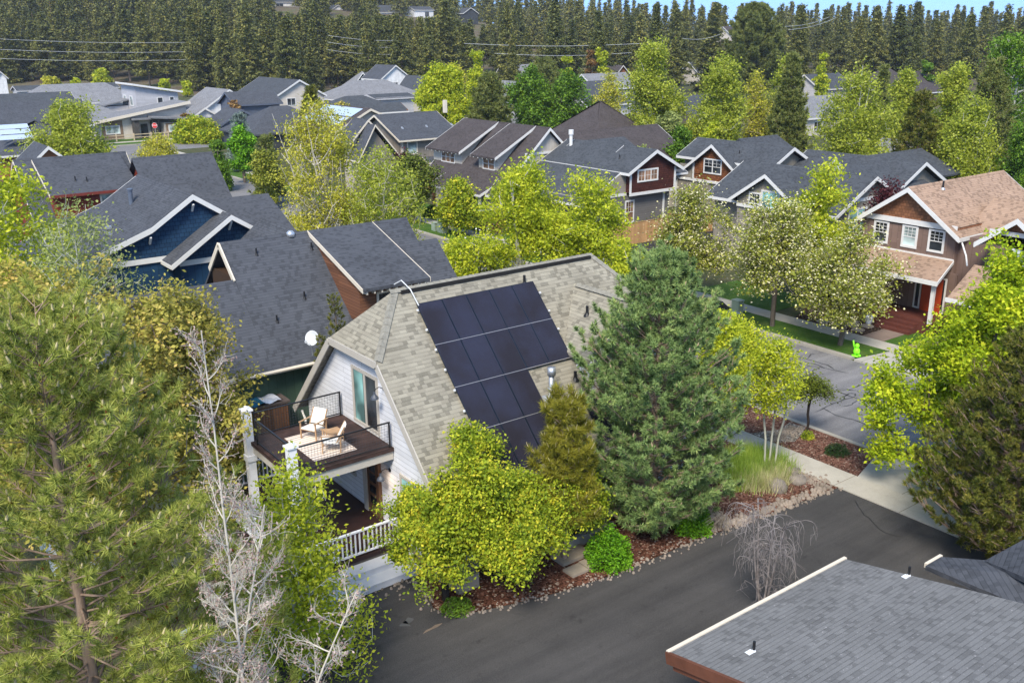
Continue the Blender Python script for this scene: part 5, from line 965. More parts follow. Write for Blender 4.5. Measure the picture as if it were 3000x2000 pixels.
# --- aspens by the sidewalk
b=(29.8,22.7,0); broadleaf('clump_aspen','multi stemmed young aspen rising out of the ornamental grass','tree',b,zt(b[0],b[1],985),1.15,3.0,L_ASPEN,B_SMOOTH,91,natt=150,nleaf=50,lsize=.12,sigma=.25,prof=PR_ASPEN,rtip=.0075,up=.9,trunks=3,rmax=.05)
b=gz(2130,1215); b=(b[0],b[1],0); broadleaf('clump_aspen','fuller aspen between the white pine and the street','tree',b,zt(b[0],b[1],925),1.25,2.0,L_ASPEN,B_SMOOTH,92,natt=280,nleaf=70,lsize=.145,sigma=.3,prof=PR_ASPEN,rtip=.008,up=.8,trunks=2,rmax=.07)
b=(29.6,25.0,0); broadleaf('clump_aspen','middle aspen of the sidewalk clump','tree',b,zt(b[0],b[1],935),1.15,2.2,L_ASPEN,B_SMOOTH,93,natt=170,nleaf=65,lsize=.13,sigma=.25,prof=PR_ASPEN,rtip=.0075,up=.9,rmax=.06)
b=(34.3,24.0,0); broadleaf('street_sapling','small round crowned sapling with dark trunk in the red mulch strip','tree',b,zt(b[0],b[1],1105),.95,2.0,leafmat('olive sapling leaves',[(.0,(.05,.07,.01)),(.5,(.12,.16,.015)),(.95,(.24,.26,.03))],.3),B_DARK,94,natt=80,nleaf=60,lsize=.09,sigma=.2,prof=PR_ROUND,rtip=.008,up=.4)
shrub('sucker_shrub','small yellow green tuft at the foot of the sapling',34.3,23.9,.32,.35,L_MAPLE,95,500,.08); shrub('mound_shrub','low dark green mound shrub alone in the red mulch',33.95,22.1,.55,.42,L_DKSHR,96,2200,.06)
shrub('hedge_shrub','dark green shrub mass behind the white pine beside the porch corner',30.0,30.5,1.6,1.4,L_GREEN,97,4200,.12)
def grasses(pts,n,h,m_,seed,label,spread=.5):
    rng=np.random.default_rng(seed); P=np.array(pts,float); k=rng.integers(0,len(P),n); c=np.zeros((n,3)); c[:,:2]=P[k]+rng.normal(size=(n,2))*spread
    d=unit(np.stack([rng.normal(size=n)*.35,rng.normal(size=n)*.35,np.ones(n)],1)); L=h*rng.uniform(.5,1.2,(n,1)); s=unit(np.cross(d,rng.normal(size=(n,3))))*.014
    v=np.stack([c-s,c+s,c+d*L],1).reshape(-1,3); o=finish('ornamental_grass',v,np.arange(3*n).reshape(n,3),m_,None); return tag(o,label,'grass',None,'stuff')
L_GR=leafmat('green grass blades',[(.0,(0.135,0.230,0.027)),(.5,(0.270,0.405,0.054)),(.95,(0.486,0.567,0.108))],.3); L_STR=leafmat('straw grass blades',[(.0,(0.338,0.324,0.135)),(.5,(0.540,0.513,0.257)),(.95,(0.743,0.675,0.405))],.3)
grasses([(28.3+.55*i,22.6+.45*j) for i in range(5) for j in range(4)],9000,.85,L_GR,1,'tall green ornamental grass around the young aspens',.38)
grasses([(28.6,22.2),(29.5,22.1),(30.2,22.3),(29.0,21.9)],3200,.7,L_STR,2,'straw coloured ornamental grass at the front of the bed',.32)
# --- weeping bare tree
rng=np.random.default_rng(5); wt=thing('weeping_tree','leafless weeping tree with grey drooping twigs behind the garage eave','tree',(21.4,16.0,0)); P=[];Q=[];rp=[];rq=[]; ztp=zt(21.4,16.0,1480)
def chain(pts,r0,r1):
    pts=np.array(pts); n=len(pts)-1; t=np.linspace(0,1,n+1); rr=r0+(r1-r0)*t; P.append(pts[:-1]);Q.append(pts[1:]);rp.append(rr[:-1]);rq.append(rr[1:])
for s in range(4):
    off=rng.normal(size=2)*.22; tr=[(21.4+off[0]*t*1.6+.05*math.sin(5*t+s),16.0+off[1]*t*1.6,ztp*t) for t in np.linspace(0,1,12)]; chain(tr,.05,.022)
    for k in range(26):
        t=rng.uniform(.6,1) if k%5 else rng.uniform(.2,.6); a=rng.random()*6.3; p=np.array([np.interp(t,np.linspace(0,1,12),[q[i] for q in tr]) for i in range(3)]); R=rng.uniform(.35,.95); H_=rng.uniform(.35,1.35)*(1 if t>.5 else .5)
        u=np.linspace(0,1,9); g=[(p[0]+math.cos(a)*R*math.sin(x*1.7)+rng.normal()*.02,p[1]+math.sin(a)*R*math.sin(x*1.7)+rng.normal()*.02,p[2]+.45*math.sin(x*2.6)*R-H_*x**2.2) for x in u]; chain(g,.010,.0035)
        for q in range(3): 
            i=rng.integers(3,8); b_=np.array(g[i]); chain([b_,b_+np.array([rng.normal()*.1,rng.normal()*.1,-.15]),b_+np.array([rng.normal()*.16,rng.normal()*.16,-.45])],.005,.0025)
v,f=tubes(np.vstack(P),np.vstack(Q),np.concatenate(rp),np.concatenate(rq),4); finish('branches',v,f,bark('silvery dead twigs',(.10,.085,.08),(.34,.30,.28),2.5,(1,1,1)),wt,smooth=True)
# --- dead brush beside the white pine
rng=np.random.default_rng(15); P=[];Q=[];rp=[];rq=[]; b0=gz(2120,1540)
for k in range(90):
    a=rng.uniform(1.8,4.2); L=rng.uniform(.6,1.7); p=np.array([b0[0]+rng.normal()*.15,b0[1]+rng.normal()*.15,.0]); chain([p,p+np.array([math.cos(a)*L*.4,math.sin(a)*L*.4,L*.55]),p+np.array([math.cos(a)*L,math.sin(a)*L,L*.55+rng.normal()*.1])],.008,.003)
v,f=tubes(np.vstack(P),np.vstack(Q),np.concatenate(rp),np.concatenate(rq),4); tag(finish('dead_brush',v,f,bark('straw twigs',(.36,.28,.20),(.5,.42,.32),2),None),'spray of dead tan twigs at the alley edge beside the pine','brush')
# --- right: bright maple and dark pine
b=at(2885,1150,37.0); broadleaf('lime_maple','tall brilliant yellow green maple at the right edge','tree',(b[0],b[1],0),zt(b[0],b[1],705),3.4,1.2,L_LIME,B_GREY,101,natt=520,nleaf=130,lsize=.15,sigma=.25,lobes=75,lr=.38,prof=lambda t:float(np.interp(t,[0,.12,.42,.58,.8,1],[.7,.98,.92,.48,.34,.06])),rtip=.009,up=.9,hollow=.5,wig=.08)
b=gz(2945,1640); pine('dark_pine','dense dark olive pine hiding the sidewalk at the right edge','tree',(b[0],b[1],0),zt(b[0],b[1],1000),2.9,.2,N_DARK,B_PINE,102,whorl=.30,nb=10,sub=8.5,tuft=56,nlen=.16,nwid=.034,prof=lambda t:(1-t**1.25)**.85+.04,droop=.25,rise=.4,rt=.15,spread=.8,candles=(.12,.10,.02,plain('olive shoots',(.30,.26,.09))))
# --- blossom trees along the far verge
def blossoms(n,s,m_):
    def f(o,T,Dr,rng):
        k=len(T)*n; C=np.repeat(T,n,0)+rng.normal(size=(k,3))*np.array([.5,.5,.42]); v,fc=leaf_quads(C,s,rng,1.2,.95); finish('blossom',v,fc,m_,o)
    return f
for (x,y,top,r,sd_,lab,nb_,h0_) in [(47.0,43.3,548,2.2,111,'cream blossom tree farthest along the verge',26,2.2),(46.9,36.0,575,3.0,112,'broad cream blossom tree behind the black car',30,1.8),(46.9,31.1,668,2.9,113,'cream blossom tree beside the bright green figure',28,1.7)]:
    broadleaf('blossom_tree',lab,'tree',(x,y,0),zt(x,y,top),r*1.0,h0_+.45,L_DOG,B_GREY,sd_,natt=230,nleaf=50,lsize=.18,sigma=.34,prof=PR_FULL,rtip=.013,up=.6,lobes=60,lr=.42,extra=blossoms(int(nb_*.8),.115,L_BLOS),hollow=.42,group='cream blossom trees along the verge')
b=at(1425,790,60); broadleaf('small_blossom_tree','small white blossom tree just behind the tan ridge','tree',b,zt(b[0],b[1],700),1.3,.5,L_DOG,B_GREY,114,natt=70,nleaf=40,lsize=.16,sigma=.35,extra=blossoms(26,.12,L_WBLOS))
b=at(1290,640,100)
shrub('blossom_shrub','white flowering shrub beside the pale boulders behind the ridge',47.2,52.8,1.2,1.3,L_WBLOS,116,900,.14)
# --- aspens behind the white house
for (px,py,D_,top,r,sd_,tr_,lab) in [(1540,700,58,458,4.2,121,2,'tall bright green aspen directly behind the tan ridge'),(1730,700,56,466,2.9,122,2,'slimmer bright green aspen at the right end of the tan ridge'),(1835,800,54,720,1.5,123,1,'low leafy aspen between the ridge end and the blossom trees')]:
    b=at(px,py,D_); broadleaf('rear_aspen',lab,'tree',b,zt(b[0],b[1],top),r,.6,L_ASPEN,B_WHITE,sd_,natt=480 if r>3 else 300,nleaf=125,lsize=.18,sigma=.36,lobes=60 if r>3 else 40,lr=.45,prof=PR_FULL,rtip=.012,up=.7,trunks=tr_,rmax=.14)
# --- big birches at the centre left
b=at(950,600,76); broadleaf('big_birch','great spreading white birch left of the beige house','tree',b,zt(b[0],b[1],265),4.9,.6,L_BIRCH,B_CREAM,131,natt=520,nleaf=54,lsize=.20,sigma=.42,steep=1.2,prof=lambda t:max(.16,(1-t)**.6),rtip=.022,up=1.6,trunks=5,rmax=.24,lobes=110,lr=.5)
b=at(1120,640,74); broadleaf('big_birch','lower spreading birch leaning right beside the sidewalk','tree',b,zt(b[0],b[1],440),3.2,.8,L_POPLAR,B_CREAM,132,natt=280,nleaf=54,lsize=.19,sigma=.42,steep=.9,prof=PR_ROUND,rtip=.015,up=.6,trunks=2,rmax=.16)
b=at(1240,640,92); broadleaf('street_tree','young green street tree beside the far sidewalk near the yellow wall','tree',(47,79,0),zt(47,79,455),2.1,1.8,leafmat('olive street leaves',[(.0,(.05,.075,.012)),(.5,(.13,.17,.025)),(.95,(.25,.28,.05))],.3),B_GREY,133,natt=130,nleaf=60,lsize=.26,sigma=.42,prof=PR_OVAL,rtip=.014)
broadleaf('street_tree','young yellow green street tree in front of the beige house porch','tree',(47.3,71.5,0),zt(47.3,71.5,522),1.9,1.0,L_MAPLE,B_GREY,134,natt=130,nleaf=60,lsize=.24,sigma=.38,prof=PR_ASPEN,rtip=.013,up=.8)
for (x,y,r,h,lf,sd_,lab) in [(50.8,73.2,.9,1.7,L_GREEN,141,'clipped green shrub before the beige house window'),(50.5,75.4,.8,1.3,L_GREEN,142,'dark green shrub beside the beige porch'),(50.6,70.8,1.4,1.9,L_RUST,143,'rusty leaved shrub at the beige house corner'),(50.5,81.5,.9,1.1,L_GREEN,144,'low shrub left of the beige porch'),(51.5,63.5,1.6,2.0,L_OCHRE,145,'ochre shrub left of the cedar fence')]: shrub('garden_shrub',lab,x,y,r,h,lf,sd_,2600,.16)
b=at(1182,520,92); broadleaf('plum_tree','dark plum leaved tree in front of the grey board house','tree',b,zt(b[0],b[1],445),1.6,.8,L_PLUM,B_GREY,146,natt=70,nleaf=40,lsize=.22,sigma=.4)
b=at(2600,640,66); broadleaf('plum_tree','wide dark plum tree against the taupe house side gable','tree',b,zt(b[0],b[1],532),2.0,1.2,L_PLUM,B_GREY,147,natt=170,nleaf=60,lsize=.19,sigma=.38,prof=PR_ROUND)
b=at(2395,650,63); broadleaf('columnar_maple','columnar yellow green maple in front of the taupe house','tree',b,zt(b[0],b[1],480),1.9,1.2,L_ASPEN,B_GREY,148,natt=220,nleaf=70,lsize=.22,sigma=.34,lobes=34,lr=.35,prof=PR_ASPEN,rtip=.012,up=.9)
# ================================================================ middle distance trees: px centre, top row, half width px, distance, lowest crown height, leaf, bark, label
MT=[
 (1290,190,64,165,2,L_ASPEN,B_GREY,'round mid green tree left of the bare white poplar','green'),(1345,205,30,160,1,L_ASPEN,B_GREY,'narrow lime tree behind the grey board house roof','lime'),
 (1400,150,36,190,1,L_ASPEN,B_WHITE,'bare white topped poplar with fresh green behind','lime'),(1330,180,40,210,1,L_BIRCH,B_TAN,'pale twiggy willow behind the round green tree','twig'),
 (1560,205,66,150,1,L_GREEN,B_GREY,'left dark green grove tree behind the brown roofs','green'),(1660,212,70,148,1,L_GREEN,B_GREY,'right dark green grove tree behind the brown roofs','green'),
 (1780,215,50,155,1,L_BIRCH,B_SMOOTH,'pale green willow between the grove and the tall poplar','twig'),(1900,102,98,128,1,L_POPLAR,B_WHITE,'tallest yellow green poplar rising above the houses','tall'),
 (2105,172,92,120,1,L_POPLAR,B_SMOOTH,'broad lime aspen left of the grey twiggy one','lime'),(2205,208,52,125,1,L_BIRCH,B_TAN,'grey beige twiggy tree between two lime trees','twig'),(2285,172,58,130,1,L_POPLAR,B_GREY,'lime tree whose top peaks behind the dark conifer','lime'),
 (2490,192,118,110,1,L_POPLAR,B_WHITE,'wide golden green birch behind the rear gable house','gold'),(2640,210,62,135,1,L_POPLAR,B_SMOOTH,'light green tree right of the golden birch','lime'),
 (2770,176,74,118,1,L_POPLAR,B_GREY,'golden lime tree above the round dark pine','lime'),(2820,285,104,88,1,L_POPLAR,B_WHITE,'yellow green birch directly above the tan roof','gold'),(2945,105,125,105,1,L_GREEN,B_WHITE,'huge green cottonwood at the upper right corner','green'),
 (2990,330,60,84,1,L_GREEN,B_GREY,'green tree cut by the right edge above the tan roof','green'),(2408,160,22,235,1,L_ASPEN,B_GREY,'small lime tree far off among the pines','lime'),(1662,130,14,250,1,L_ASPEN,B_GREY,'tiny bright green tree at the foot of the far pines','lime'),
 (1762,120,18,260,1,L_ASPEN,B_GREY,'tiny pale green poplar at the far pine edge','lime'),(1735,135,15,262,1,L_RUST,B_GREY,'tiny rust brown larch at the far pine edge','rust'),(2710,178,20,230,1,L_GREEN,B_GREY,'small green tree far off below the right hand pines','green'),
 (570,352,66,165,0.3,L_MAPLE,B_GREY,'round yellow green tree beside the far street','gold'),(709,378,33,118,2.0,L_SHRUB,B_GREY,'small vivid green street tree on the far lawn','green'),(225,292,112,120,.5,L_POPLAR,B_WHITE,'wide pale birch above the red house roof','gold'),
 (460,395,60,125,.3,L_BIRCH,B_TAN,'pale twiggy shrub tree behind the red house ridge','twig'),(775,425,34,100,.5,L_DOG,B_TAN,'ochre shrub tree left of the great birch','ochre'),(1890,430,20,96,.5,L_SAGE,B_GREY,'grey green shrub left of the shingle gable house','green'),
 (1965,330,40,118,.5,L_SAGE,B_GREY,'grey green tree behind the brown gable house','green'),(1990,380,42,100,.5,L_GREEN,B_GREY,'dark green tree beside the shingle gable roof edge','green'),(640,410,30,112,.4,L_GREEN,B_GREY,'green shrub tree beside the blue spruce','green'),
 (300,200,24,330,1,L_ASPEN,B_GREY,'far lime shrub tree behind the grey roofs','lime'),(220,228,16,290,1,L_ASPEN,B_GREY,'far small lime tree left of the gray two storey house','lime'),(480,225,14,290,1,L_ASPEN,B_GREY,'far thin lime tree behind the two storey house','lime'),
 (150,232,30,280,.5,L_BIRCH,B_GREY,'far pale olive shrub at the edge of the meadow','ochre'),(545,240,12,285,1,L_ASPEN,B_GREY,'far thin lime tree between two far houses','lime'),(690,300,22,175,.5,L_RUST,B_GREY,'small rust leaved tree before the white gable houses','rust'),(545,330,12,175,.5,L_RUST,B_GREY,'slim orange brown tree beside the modern beige house','rust'),
 (1870,480,24,90,.3,L_SAGE,B_TAN,'twiggy shrub in front of the slate grey wall','twig'),(2080,360,30,108,.5,L_ASPEN,B_GREY,'light green tree behind the shingle gable ridge','lime'),(1010,300,30,150,.5,L_OCHRE,B_TAN,'olive tree beside the solar panel roof','ochre')]
for k,(px,top,hw,D_,h0,lf,bk_,lab,kd) in enumerate(MT):
    q=gd(px,600,D_) if D_<200 else gd(px,300,D_); x,y=q[0],q[1]; kx=D_; zg=float(terr(x,y)); dd=proj((x,y,zg+3))[2]; r=hw*dd/FPX*.92
    # walk the column until the depth along the view axis is D_
    for _ in range(6):
        p=proj((x,y,zg+4)); x+=FH[0]*(D_-p[2]); y+=FH[1]*(D_-p[2]); p=proj((x,y,zg+4)); x+=RH[0]*(px-p[0])*D_/FPX; y+=RH[1]*(px-p[0])*D_/FPX; zg=float(terr(x,y))
    h=zt(x,y,top)-zg; r=hw*D_/FPX*.9; ls=max(.17,D_*.0026); n=int(np.clip(4.2*hw*1.2,80,400)); tw=kd=='twig'
    broadleaf('round_tree' if kd in('green','gold') else 'poplar_tree' if kd in('lime','tall') else 'shrub_tree',lab,'tree',(x,y,zg),h,r,h0,lf,bk_,200+k,natt=n,nleaf=30 if tw else 66,lsize=ls*(.75 if tw else 1.02),sigma=r*.11+.12,prof=PR_FULL if kd in('lime','tall','gold') else PR_ASPEN if kd=='twig' else PR_ROUND,lobes=int(n/5) if not tw else 0,lr=r*.13+.15,rtip=.0042*D_/25 if D_<150 else .02,up=.7,tubesides=4,trunks=3 if kd=='gold' else 1,wig=.1,rmax=.22)
# conifers in the middle distance
def place(px,D_,zz=4):
    q=gd(px,400,D_); x,y=q[0],q[1]
    for _ in range(6):
        zg=float(terr(x,y)); p=proj((x,y,zg+zz)); x+=FH[0]*(D_-p[2]); y+=FH[1]*(D_-p[2]); p=proj((x,y,zg+zz)); x+=RH[0]*(px-p[0])*D_/FPX; y+=RH[1]*(px-p[0])*D_/FPX
    return x,y,float(terr(x,y))
def midpine(px,top,hw,D_,lab,m_,seed,h0=.5,prof=PR_POND,name='mid_pine',ts=14):
    x,y,zg=place(px,D_); h=zt(x,y,top)-zg; r=hw*D_/FPX
    return pine(name,lab,'tree',(x,y,zg),h,r,h0,m_,B_PINE,seed,whorl=max(.45,h*.036),nb=8,sub=5,tuft=int(ts*2.0),nlen=max(.30,D_*.0038),nwid=max(.07,D_*.0010),prof=prof,droop=.0,rise=.3,rt=h*.012,twig=.9,spread=.9)
N_MID=leafmat('olive green pine needles',[(.0,(0.060,0.078,0.019)),(.4,(0.148,0.177,0.043)),(.75,(0.239,0.260,0.069)),(.98,(0.376,0.358,0.096))],.2,clump=.6)
midpine(1435,226,60,140,'bushy olive pine behind the brown roofs left of the grove',N_MID,301); midpine(2305,168,62,118,'tall dark cone shaped pine behind the shingle gable roof',N_MID,302,prof=PR_CONE); midpine(2680,278,58,92,'round crowned dark pine right of the golden birch',N_DARK,303,h0=3.0,prof=PR_FULL)
midpine(2875,195,78,100,'tall olive pine between golden lime tree and cottonwood',N_MID,304); midpine(915,262,34,150,'dark pine beside the pale farmhouse left of the birch top',N_DARK,305); midpine(706,338,36,128,'pale blue spruce on the far lawn',N_SPR,306,prof=PR_CONE,name='blue_spruce'); midpine(785,400,40,104,'olive green spruce left of the great birch',N_MID,307,prof=PR_CONE)
midpine(180,320,36,135,'dark green pine behind the wide pale birch',N_MID,308); midpine(1950,275,40,135,'dark spruce right of the tall poplar',N_MID,309,prof=PR_CONE); midpine(2575,200,32,150,'slim dark pine behind the golden birch',N_MID,310,prof=PR_CONE)
midpine(1590,185,60,205,'massive dark pine standing over the far cottage',N_MID,311,h0=2,ts=16); midpine(2200,32,100,250,'giant dark pine towering over the right hand tree line',N_MID,312,h0=2,ts=20); midpine(2240,300,50,128,'dark bushy pine beside the beige twiggy tree',N_MID,313)
# ---------------------------------------------------------------- pine forest
def far_pine_mesh(seed,h=26.,r=3.6,base=.12,ncl=240,nq=11,q=.72):
    rng=np.random.default_rng(seed); tr=np.array(trunk_line((0,0,0),h,rng,.2,8)); tt=np.linspace(0,1,8); C=[];
    z=base*h; per=ncl/26.; lean=rng.normal(size=2)*.4
    while z<h-.3:                                    # whorls of limbs, each limb a string of needle clumps
        t=(z/h-base)/(1-base); R0=r*((.62+.38*math.sin(math.pi*min(1,.18+t*1.05)))*(1-t)**.72+.035); nb=int(rng.integers(4,8)); a0=rng.random()*6.28
        for k in range(nb):
            R=R0*rng.uniform(.5,1.22); a=a0+6.283*k/nb+rng.normal()*.3; m=max(1,int(per*R/r*.62+.5))
            for j in range(m+1): q_=(.28+.75*(j+rng.random()*.6)/(m+.6)); rr=R*q_; C.append((rr*math.cos(a)+lean[0]*t,rr*math.sin(a)+lean[1]*t,z+rr*(.10+.5*t*t)-rr*rr*.03+rng.normal()*.18))
        z+=h*.033*rng.uniform(.7,1.35)
    C.append((lean[0],lean[1],h)); C=np.array(C); ncl=len(C)
    C=np.repeat(C,nq,0)+rng.normal(size=(ncl*nq,3))*np.array([.42,.42,.26]); v,f=leaf_quads(C,q,rng,.5,.55)
    tv,tf=tubes(tr[:-1],tr[1:],.30*(1-tt[:-1])+.05,.30*(1-tt[1:])+.04,5); return (v,f),(tv,tf)
variants=[]
for s in range(9):
    rr=random.Random(s); variants.append(far_pine_mesh(500+s,26,[4.6,5.6,4.0,6.0,5.0,3.8,5.3,4.7,6.4][s],[.04,.16,.03,.20,.10,.04,.16,.06,.12][s],[420,500,380,540,450,350,500,430,570][s]))
variants2=[far_pine_mesh(600+s,26,[4.8,5.4,4.2,5.8,5.0][s],.05,300,6,1.05) for s in range(5)]
protos=[]
rf=np.random.default_rng(77)
def forest_spots():
    out=[]
    for D_ in np.r_[np.linspace(305,355,4),np.linspace(372,470,6),np.linspace(500,740,9)]:          # left hillside, back to the ridge
        px=(-60 if D_>360 else 560)+rf.random()*50
        while px<1330: out.append((px+rf.normal()*12,D_+rf.normal()*9)); px+=2800*6.2/D_*rf.uniform(.75,1.3)
    for D_ in (285,320,360,405,455,520,600,690):
        px=1250+rf.random()*50
        while px<3080: out.append((px+rf.normal()*14,D_+rf.normal()*12)); px+=2800*7.6/D_*rf.uniform(.7,1.35)*(1.5 if D_<330 else 1)
    return out
GAPS=[(795,880,10,52,600),(962,1015,25,64,560),(1105,1180,28,66,560),(1210,1282,30,72,560),(1352,1410,38,78,540),(2130,2165,88,128,430)]   # hilltop houses stay in view
clear=[]   # (x,y,r) filled by far houses
FOREST=[]
spots=sorted(forest_spots(),key=lambda s:s[1]); 
# ================================================================ far houses: (corner px, D) = nearest corner
def fh(px,D_,wx,wy,he,hr_,axis,wall,shm,label,over=.5,win=(),z=None,trim=WHITE,name='far_house',hip=False,rel=.5):
    x,y,zg=place(px,D_,0); zg=zg-.2 if z is None else z; t=thing(name,label,'house',(x,y,zg)); MB().box(x,x+wx,y,y+wy,zg,zg+he).build('wall',wall,t)
    if hip:
        h=MB(); o=over; a=(x-o,y-o,zg+he);b=(x+wx+o,y-o,zg+he);c=(x+wx+o,y+wy+o,zg+he);d=(x-o,y+wy+o,zg+he)
        if axis=='X': r1=(x+wy/2,y+wy/2,zg+hr_);r2=(x+wx-wy/2,y+wy/2,zg+hr_) if wx>wy else (x+wx/2+.1,y+wy/2,zg+hr_)
        else: r1=(x+wx/2,y+wx/2,zg+hr_);r2=(x+wx/2,y+wy-wx/2 if wy>wx else y+wy/2+.1,zg+hr_)
        if axis=='X': h.slab([a,b,r2,r1],.2).slab([c,d,r1,r2],.2).slab([d,a,r1],.2).slab([b,c,r2],.2)
        else: h.slab([a,b,r1],.2).slab([b,c,r2,r1],.2).slab([c,d,r2],.2).slab([d,a,r1,r2],.2)
        h.build('roof',shm,t)
        f=MB(); f.box(x-o-.04,x+wx+o,y-o-.08,y-o-.01,zg+he-.24,zg+he).box(x-o-.08,x-o-.01,y-o,y+wy+o,zg+he-.24,zg+he); f.build('fascia',trim,t)
    elif axis=='Y':
        m=x+wx*rel; sl_=(hr_-he)/(wx*.5); roof(t,'Y',y-over,y+wy+over,[(x-over,zg+he-.15),(m,zg+hr_),(x+wx+over,zg+he-.15)],shm,trim,.2,.35,cap=False); walls(t,'Y',y+.01,y+wy-.01,[(x+.02,zg+he-.1),(m,zg+hr_-.25),(x+wx-.02,zg+he-.1)],wall,zg+he-.3,'gable')
    else:
        m=y+wy*rel; roof(t,'X',x-over,x+wx+over,[(y-over,zg+he-.15),(m,zg+hr_),(y+wy+over,zg+he-.15)],shm,trim,.2,.35,cap=False); walls(t,'X',x+.01,x+wx-.01,[(y+.02,zg+he-.1),(m,zg+hr_-.25),(y+wy-.02,zg+he-.1)],wall,zg+he-.3,'gable')
    for sd_,a0,a1,b0,b1 in win:
        if sd_=='X': window(t,'X',x,y+a0,y+a1,zg+b0,zg+b1,trim,DGLASS,2,1,.14,mun=.08)
        else: window(t,'Y',y,x+a0,x+a1,zg+b0,zg+b1,trim,DGLASS,2,1,.14,mun=.08)
    clear.append((x+wx/2,y+wy/2,max(wx,wy)*.62)); return t,x,y,zg
WG=lap('far grey siding',(0.446,0.432,0.432),rh=.3,line=.85); WB=lap('far blue grey siding',(.10,.115,.15),rh=.3,line=.8); WW=batten('far white siding',(.72,.71,.69),.5,.9); WC=lap('far cream siding',(.56,.50,.42),rh=.3,line=.9); WBG=lap('far beige siding',(.44,.39,.33),rh=.3,line=.9); WBR=lap('far cedar siding',(.30,.12,.05),rh=.3,line=.7); WST=plain('far dark stone',(.07,.065,.06),.9)
SG=SH_GREY; WBT=batten('brown vertical slats',(.22,.15,.10),.3,.6)
# grey two storey with mono-pitch roof
x,y,zg=place(410,188,0); t=thing('two_storey_house','grey two storey house with slanting roof and white garage door trim','house',(x,y,0))
MB().prism('Y',y,y+9.5,[(x,0),(x,8.2),(x+8.2,6.7),(x+8.2,0)]).build('wall',WG,t); MB().slab([(x-.7,y-.7,8.75),(x+9.0,y-.7,7.0),(x+9.0,y+10.2,7.0),(x-.7,y+10.2,8.75)],.28).build('roof',SG,t)
MB().bar((x-.75,y-.75,8.6),(x+9.0,y-.75,6.85),.08,.35).bar((x-.75,y-.75,8.6),(x-.75,y+10.2,8.6),.08,.35).build('fascia',WHITE,t)
window(t,'X',x,y+2.2,y+4.2,4.3,6.3,WHITE,BLIND,2,1,.2,mun=.1); window(t,'X',x,y+6.6,y+8.4,4.5,6.3,WHITE,BLIND,2,1,.2,mun=.1); window(t,'Y',y,x+4,x+5.2,4.4,6.0,WHITE,DGLASS,1,1,.15); window(t,'Y',y,x+6.4,x+7.4,4.6,6.0,WHITE,DGLASS,1,1,.15); window(t,'Y',y,x+2,x+3.2,1.8,2.8,WHITE,DGLASS,1,1,.15)
g=MB().box(x-.06,x-.005,y+1.2,y+7.4,0,2.7).build('garage_door',WG,t); MB().box(x-.12,x-.07,y+.9,y+7.7,2.7,3.0).box(x-.12,x-.07,y+.9,y+1.15,0,2.7).box(x-.12,x-.07,y+7.45,y+7.7,0,2.7).build('door_frame',WHITE,g); MB().box(x-.1,x-.065,y+1.6,y+7.0,2.05,2.45).build('pane',DGLASS,g)
MB().slab([(x-5,y+5,4.6),(x-.02,y+5,5.6),(x-.02,y+11,5.6),(x-5,y+11,4.6)],.25).build('wing_roof',SG,t); MB().box(x-4.2,x-.05,y+5.6,y+10.5,0,4.3).build('wing_wall',WG,t)
clear.append((x+4,y+5,10))
# modern beige house with entry
x,y,zg=place(418,172,0); t=thing('modern_house','modern beige house with slanted roofs, brown slat panels and stone entry','house',(x,y,0))
MB().slab([(x-8.5,y-.9,3.2),(x+9,y-.9,6.0),(x+9,y+8,6.0),(x-8.5,y+8,3.2)],.3).build('roof',SG,t); MB().bar((x-8.6,y-.95,3.1),(x+9,y-.95,5.9),.08,.5).build('fascia',CREAM,t)
MB().prism('Y',y,y+7.5,[(x-7.6,0),(x-7.6,2.95),(x+8.4,5.5),(x+8.4,0)]).build('wall',WC,t)
MB().slab([(x+1.2,y-3.6,3.9),(x+13,y-3.6,2.9),(x+13,y+4,2.9),(x+1.2,y+4,3.9)],.3).build('lower_roof',SG,t); MB().box(x+3.2,x+12,y-2.8,y-.05,0,2.7).build('lower_wall',WBG,t)
MB().box(x-6.8,x-3.2,y-.06,y-.01,.1,3.3).build('slat_panel',WBT,t); MB().box(x+3.5,x+7.2,y-2.87,y-2.81,.1,2.6).build('slat_panel',WBT,t); window(t,'Y',y-.06,x-6.2,x-3.7,1.0,2.5,WHITE,BLIND,2,1,.18); window(t,'Y',y-2.87,x+3.9,x+6.6,.9,2.3,WHITE,BLIND,2,1,.18)
MB().box(x-1.6,x-.7,y-1.4,y-.05,0,3.3).build('stone_pier',WST,t); MB().box(x+1.6,x+2.6,y-1.4,y-.05,0,3.3).build('stone_pier',WST,t); MB().box(x-1.8,x+2.8,y-1.7,y-.02,3.3,3.6).build('porch_roof',SG,t); MB().box(x-.1,x+1.1,y-.12,y-.02,0,2.5).build('front_door',DGLASS,t)
clear.append((x+2,y+3,12))
fh(152,172,15,15,3.2,6.2,'X',WG,SG,'low grey hip roofed house behind the wide pale birch',hip=True); fh(70,215,26,12,3.0,7.2,'X',WG,SG,'broad grey hip roofed house left of the two storey one',hip=True)
fh(60,260,26,8,4.0,5.0,'X',WG,SH_BLUE,'long flat blue grey house at the far left',trim=WG); fh(-10,196,16,12,3.5,6.4,'X',WG,SH_BLUE,'blue grey roofed house cut by the far left edge'); fh(-4,290,3,8,6,8,'Y',WW,SG,'small white gable at the far left edge')
fh(20,150,13,11,4.2,7.8,'X',WG,SH_DARK,'near charcoal roofed house at the left edge below the flat one'); 
t,x,y,zg=fh(10,122,12,14,3.4,7.0,'X',WBR,SH_DARK,'charcoal roofed house with pale skylight panels at the left edge',hip=True)
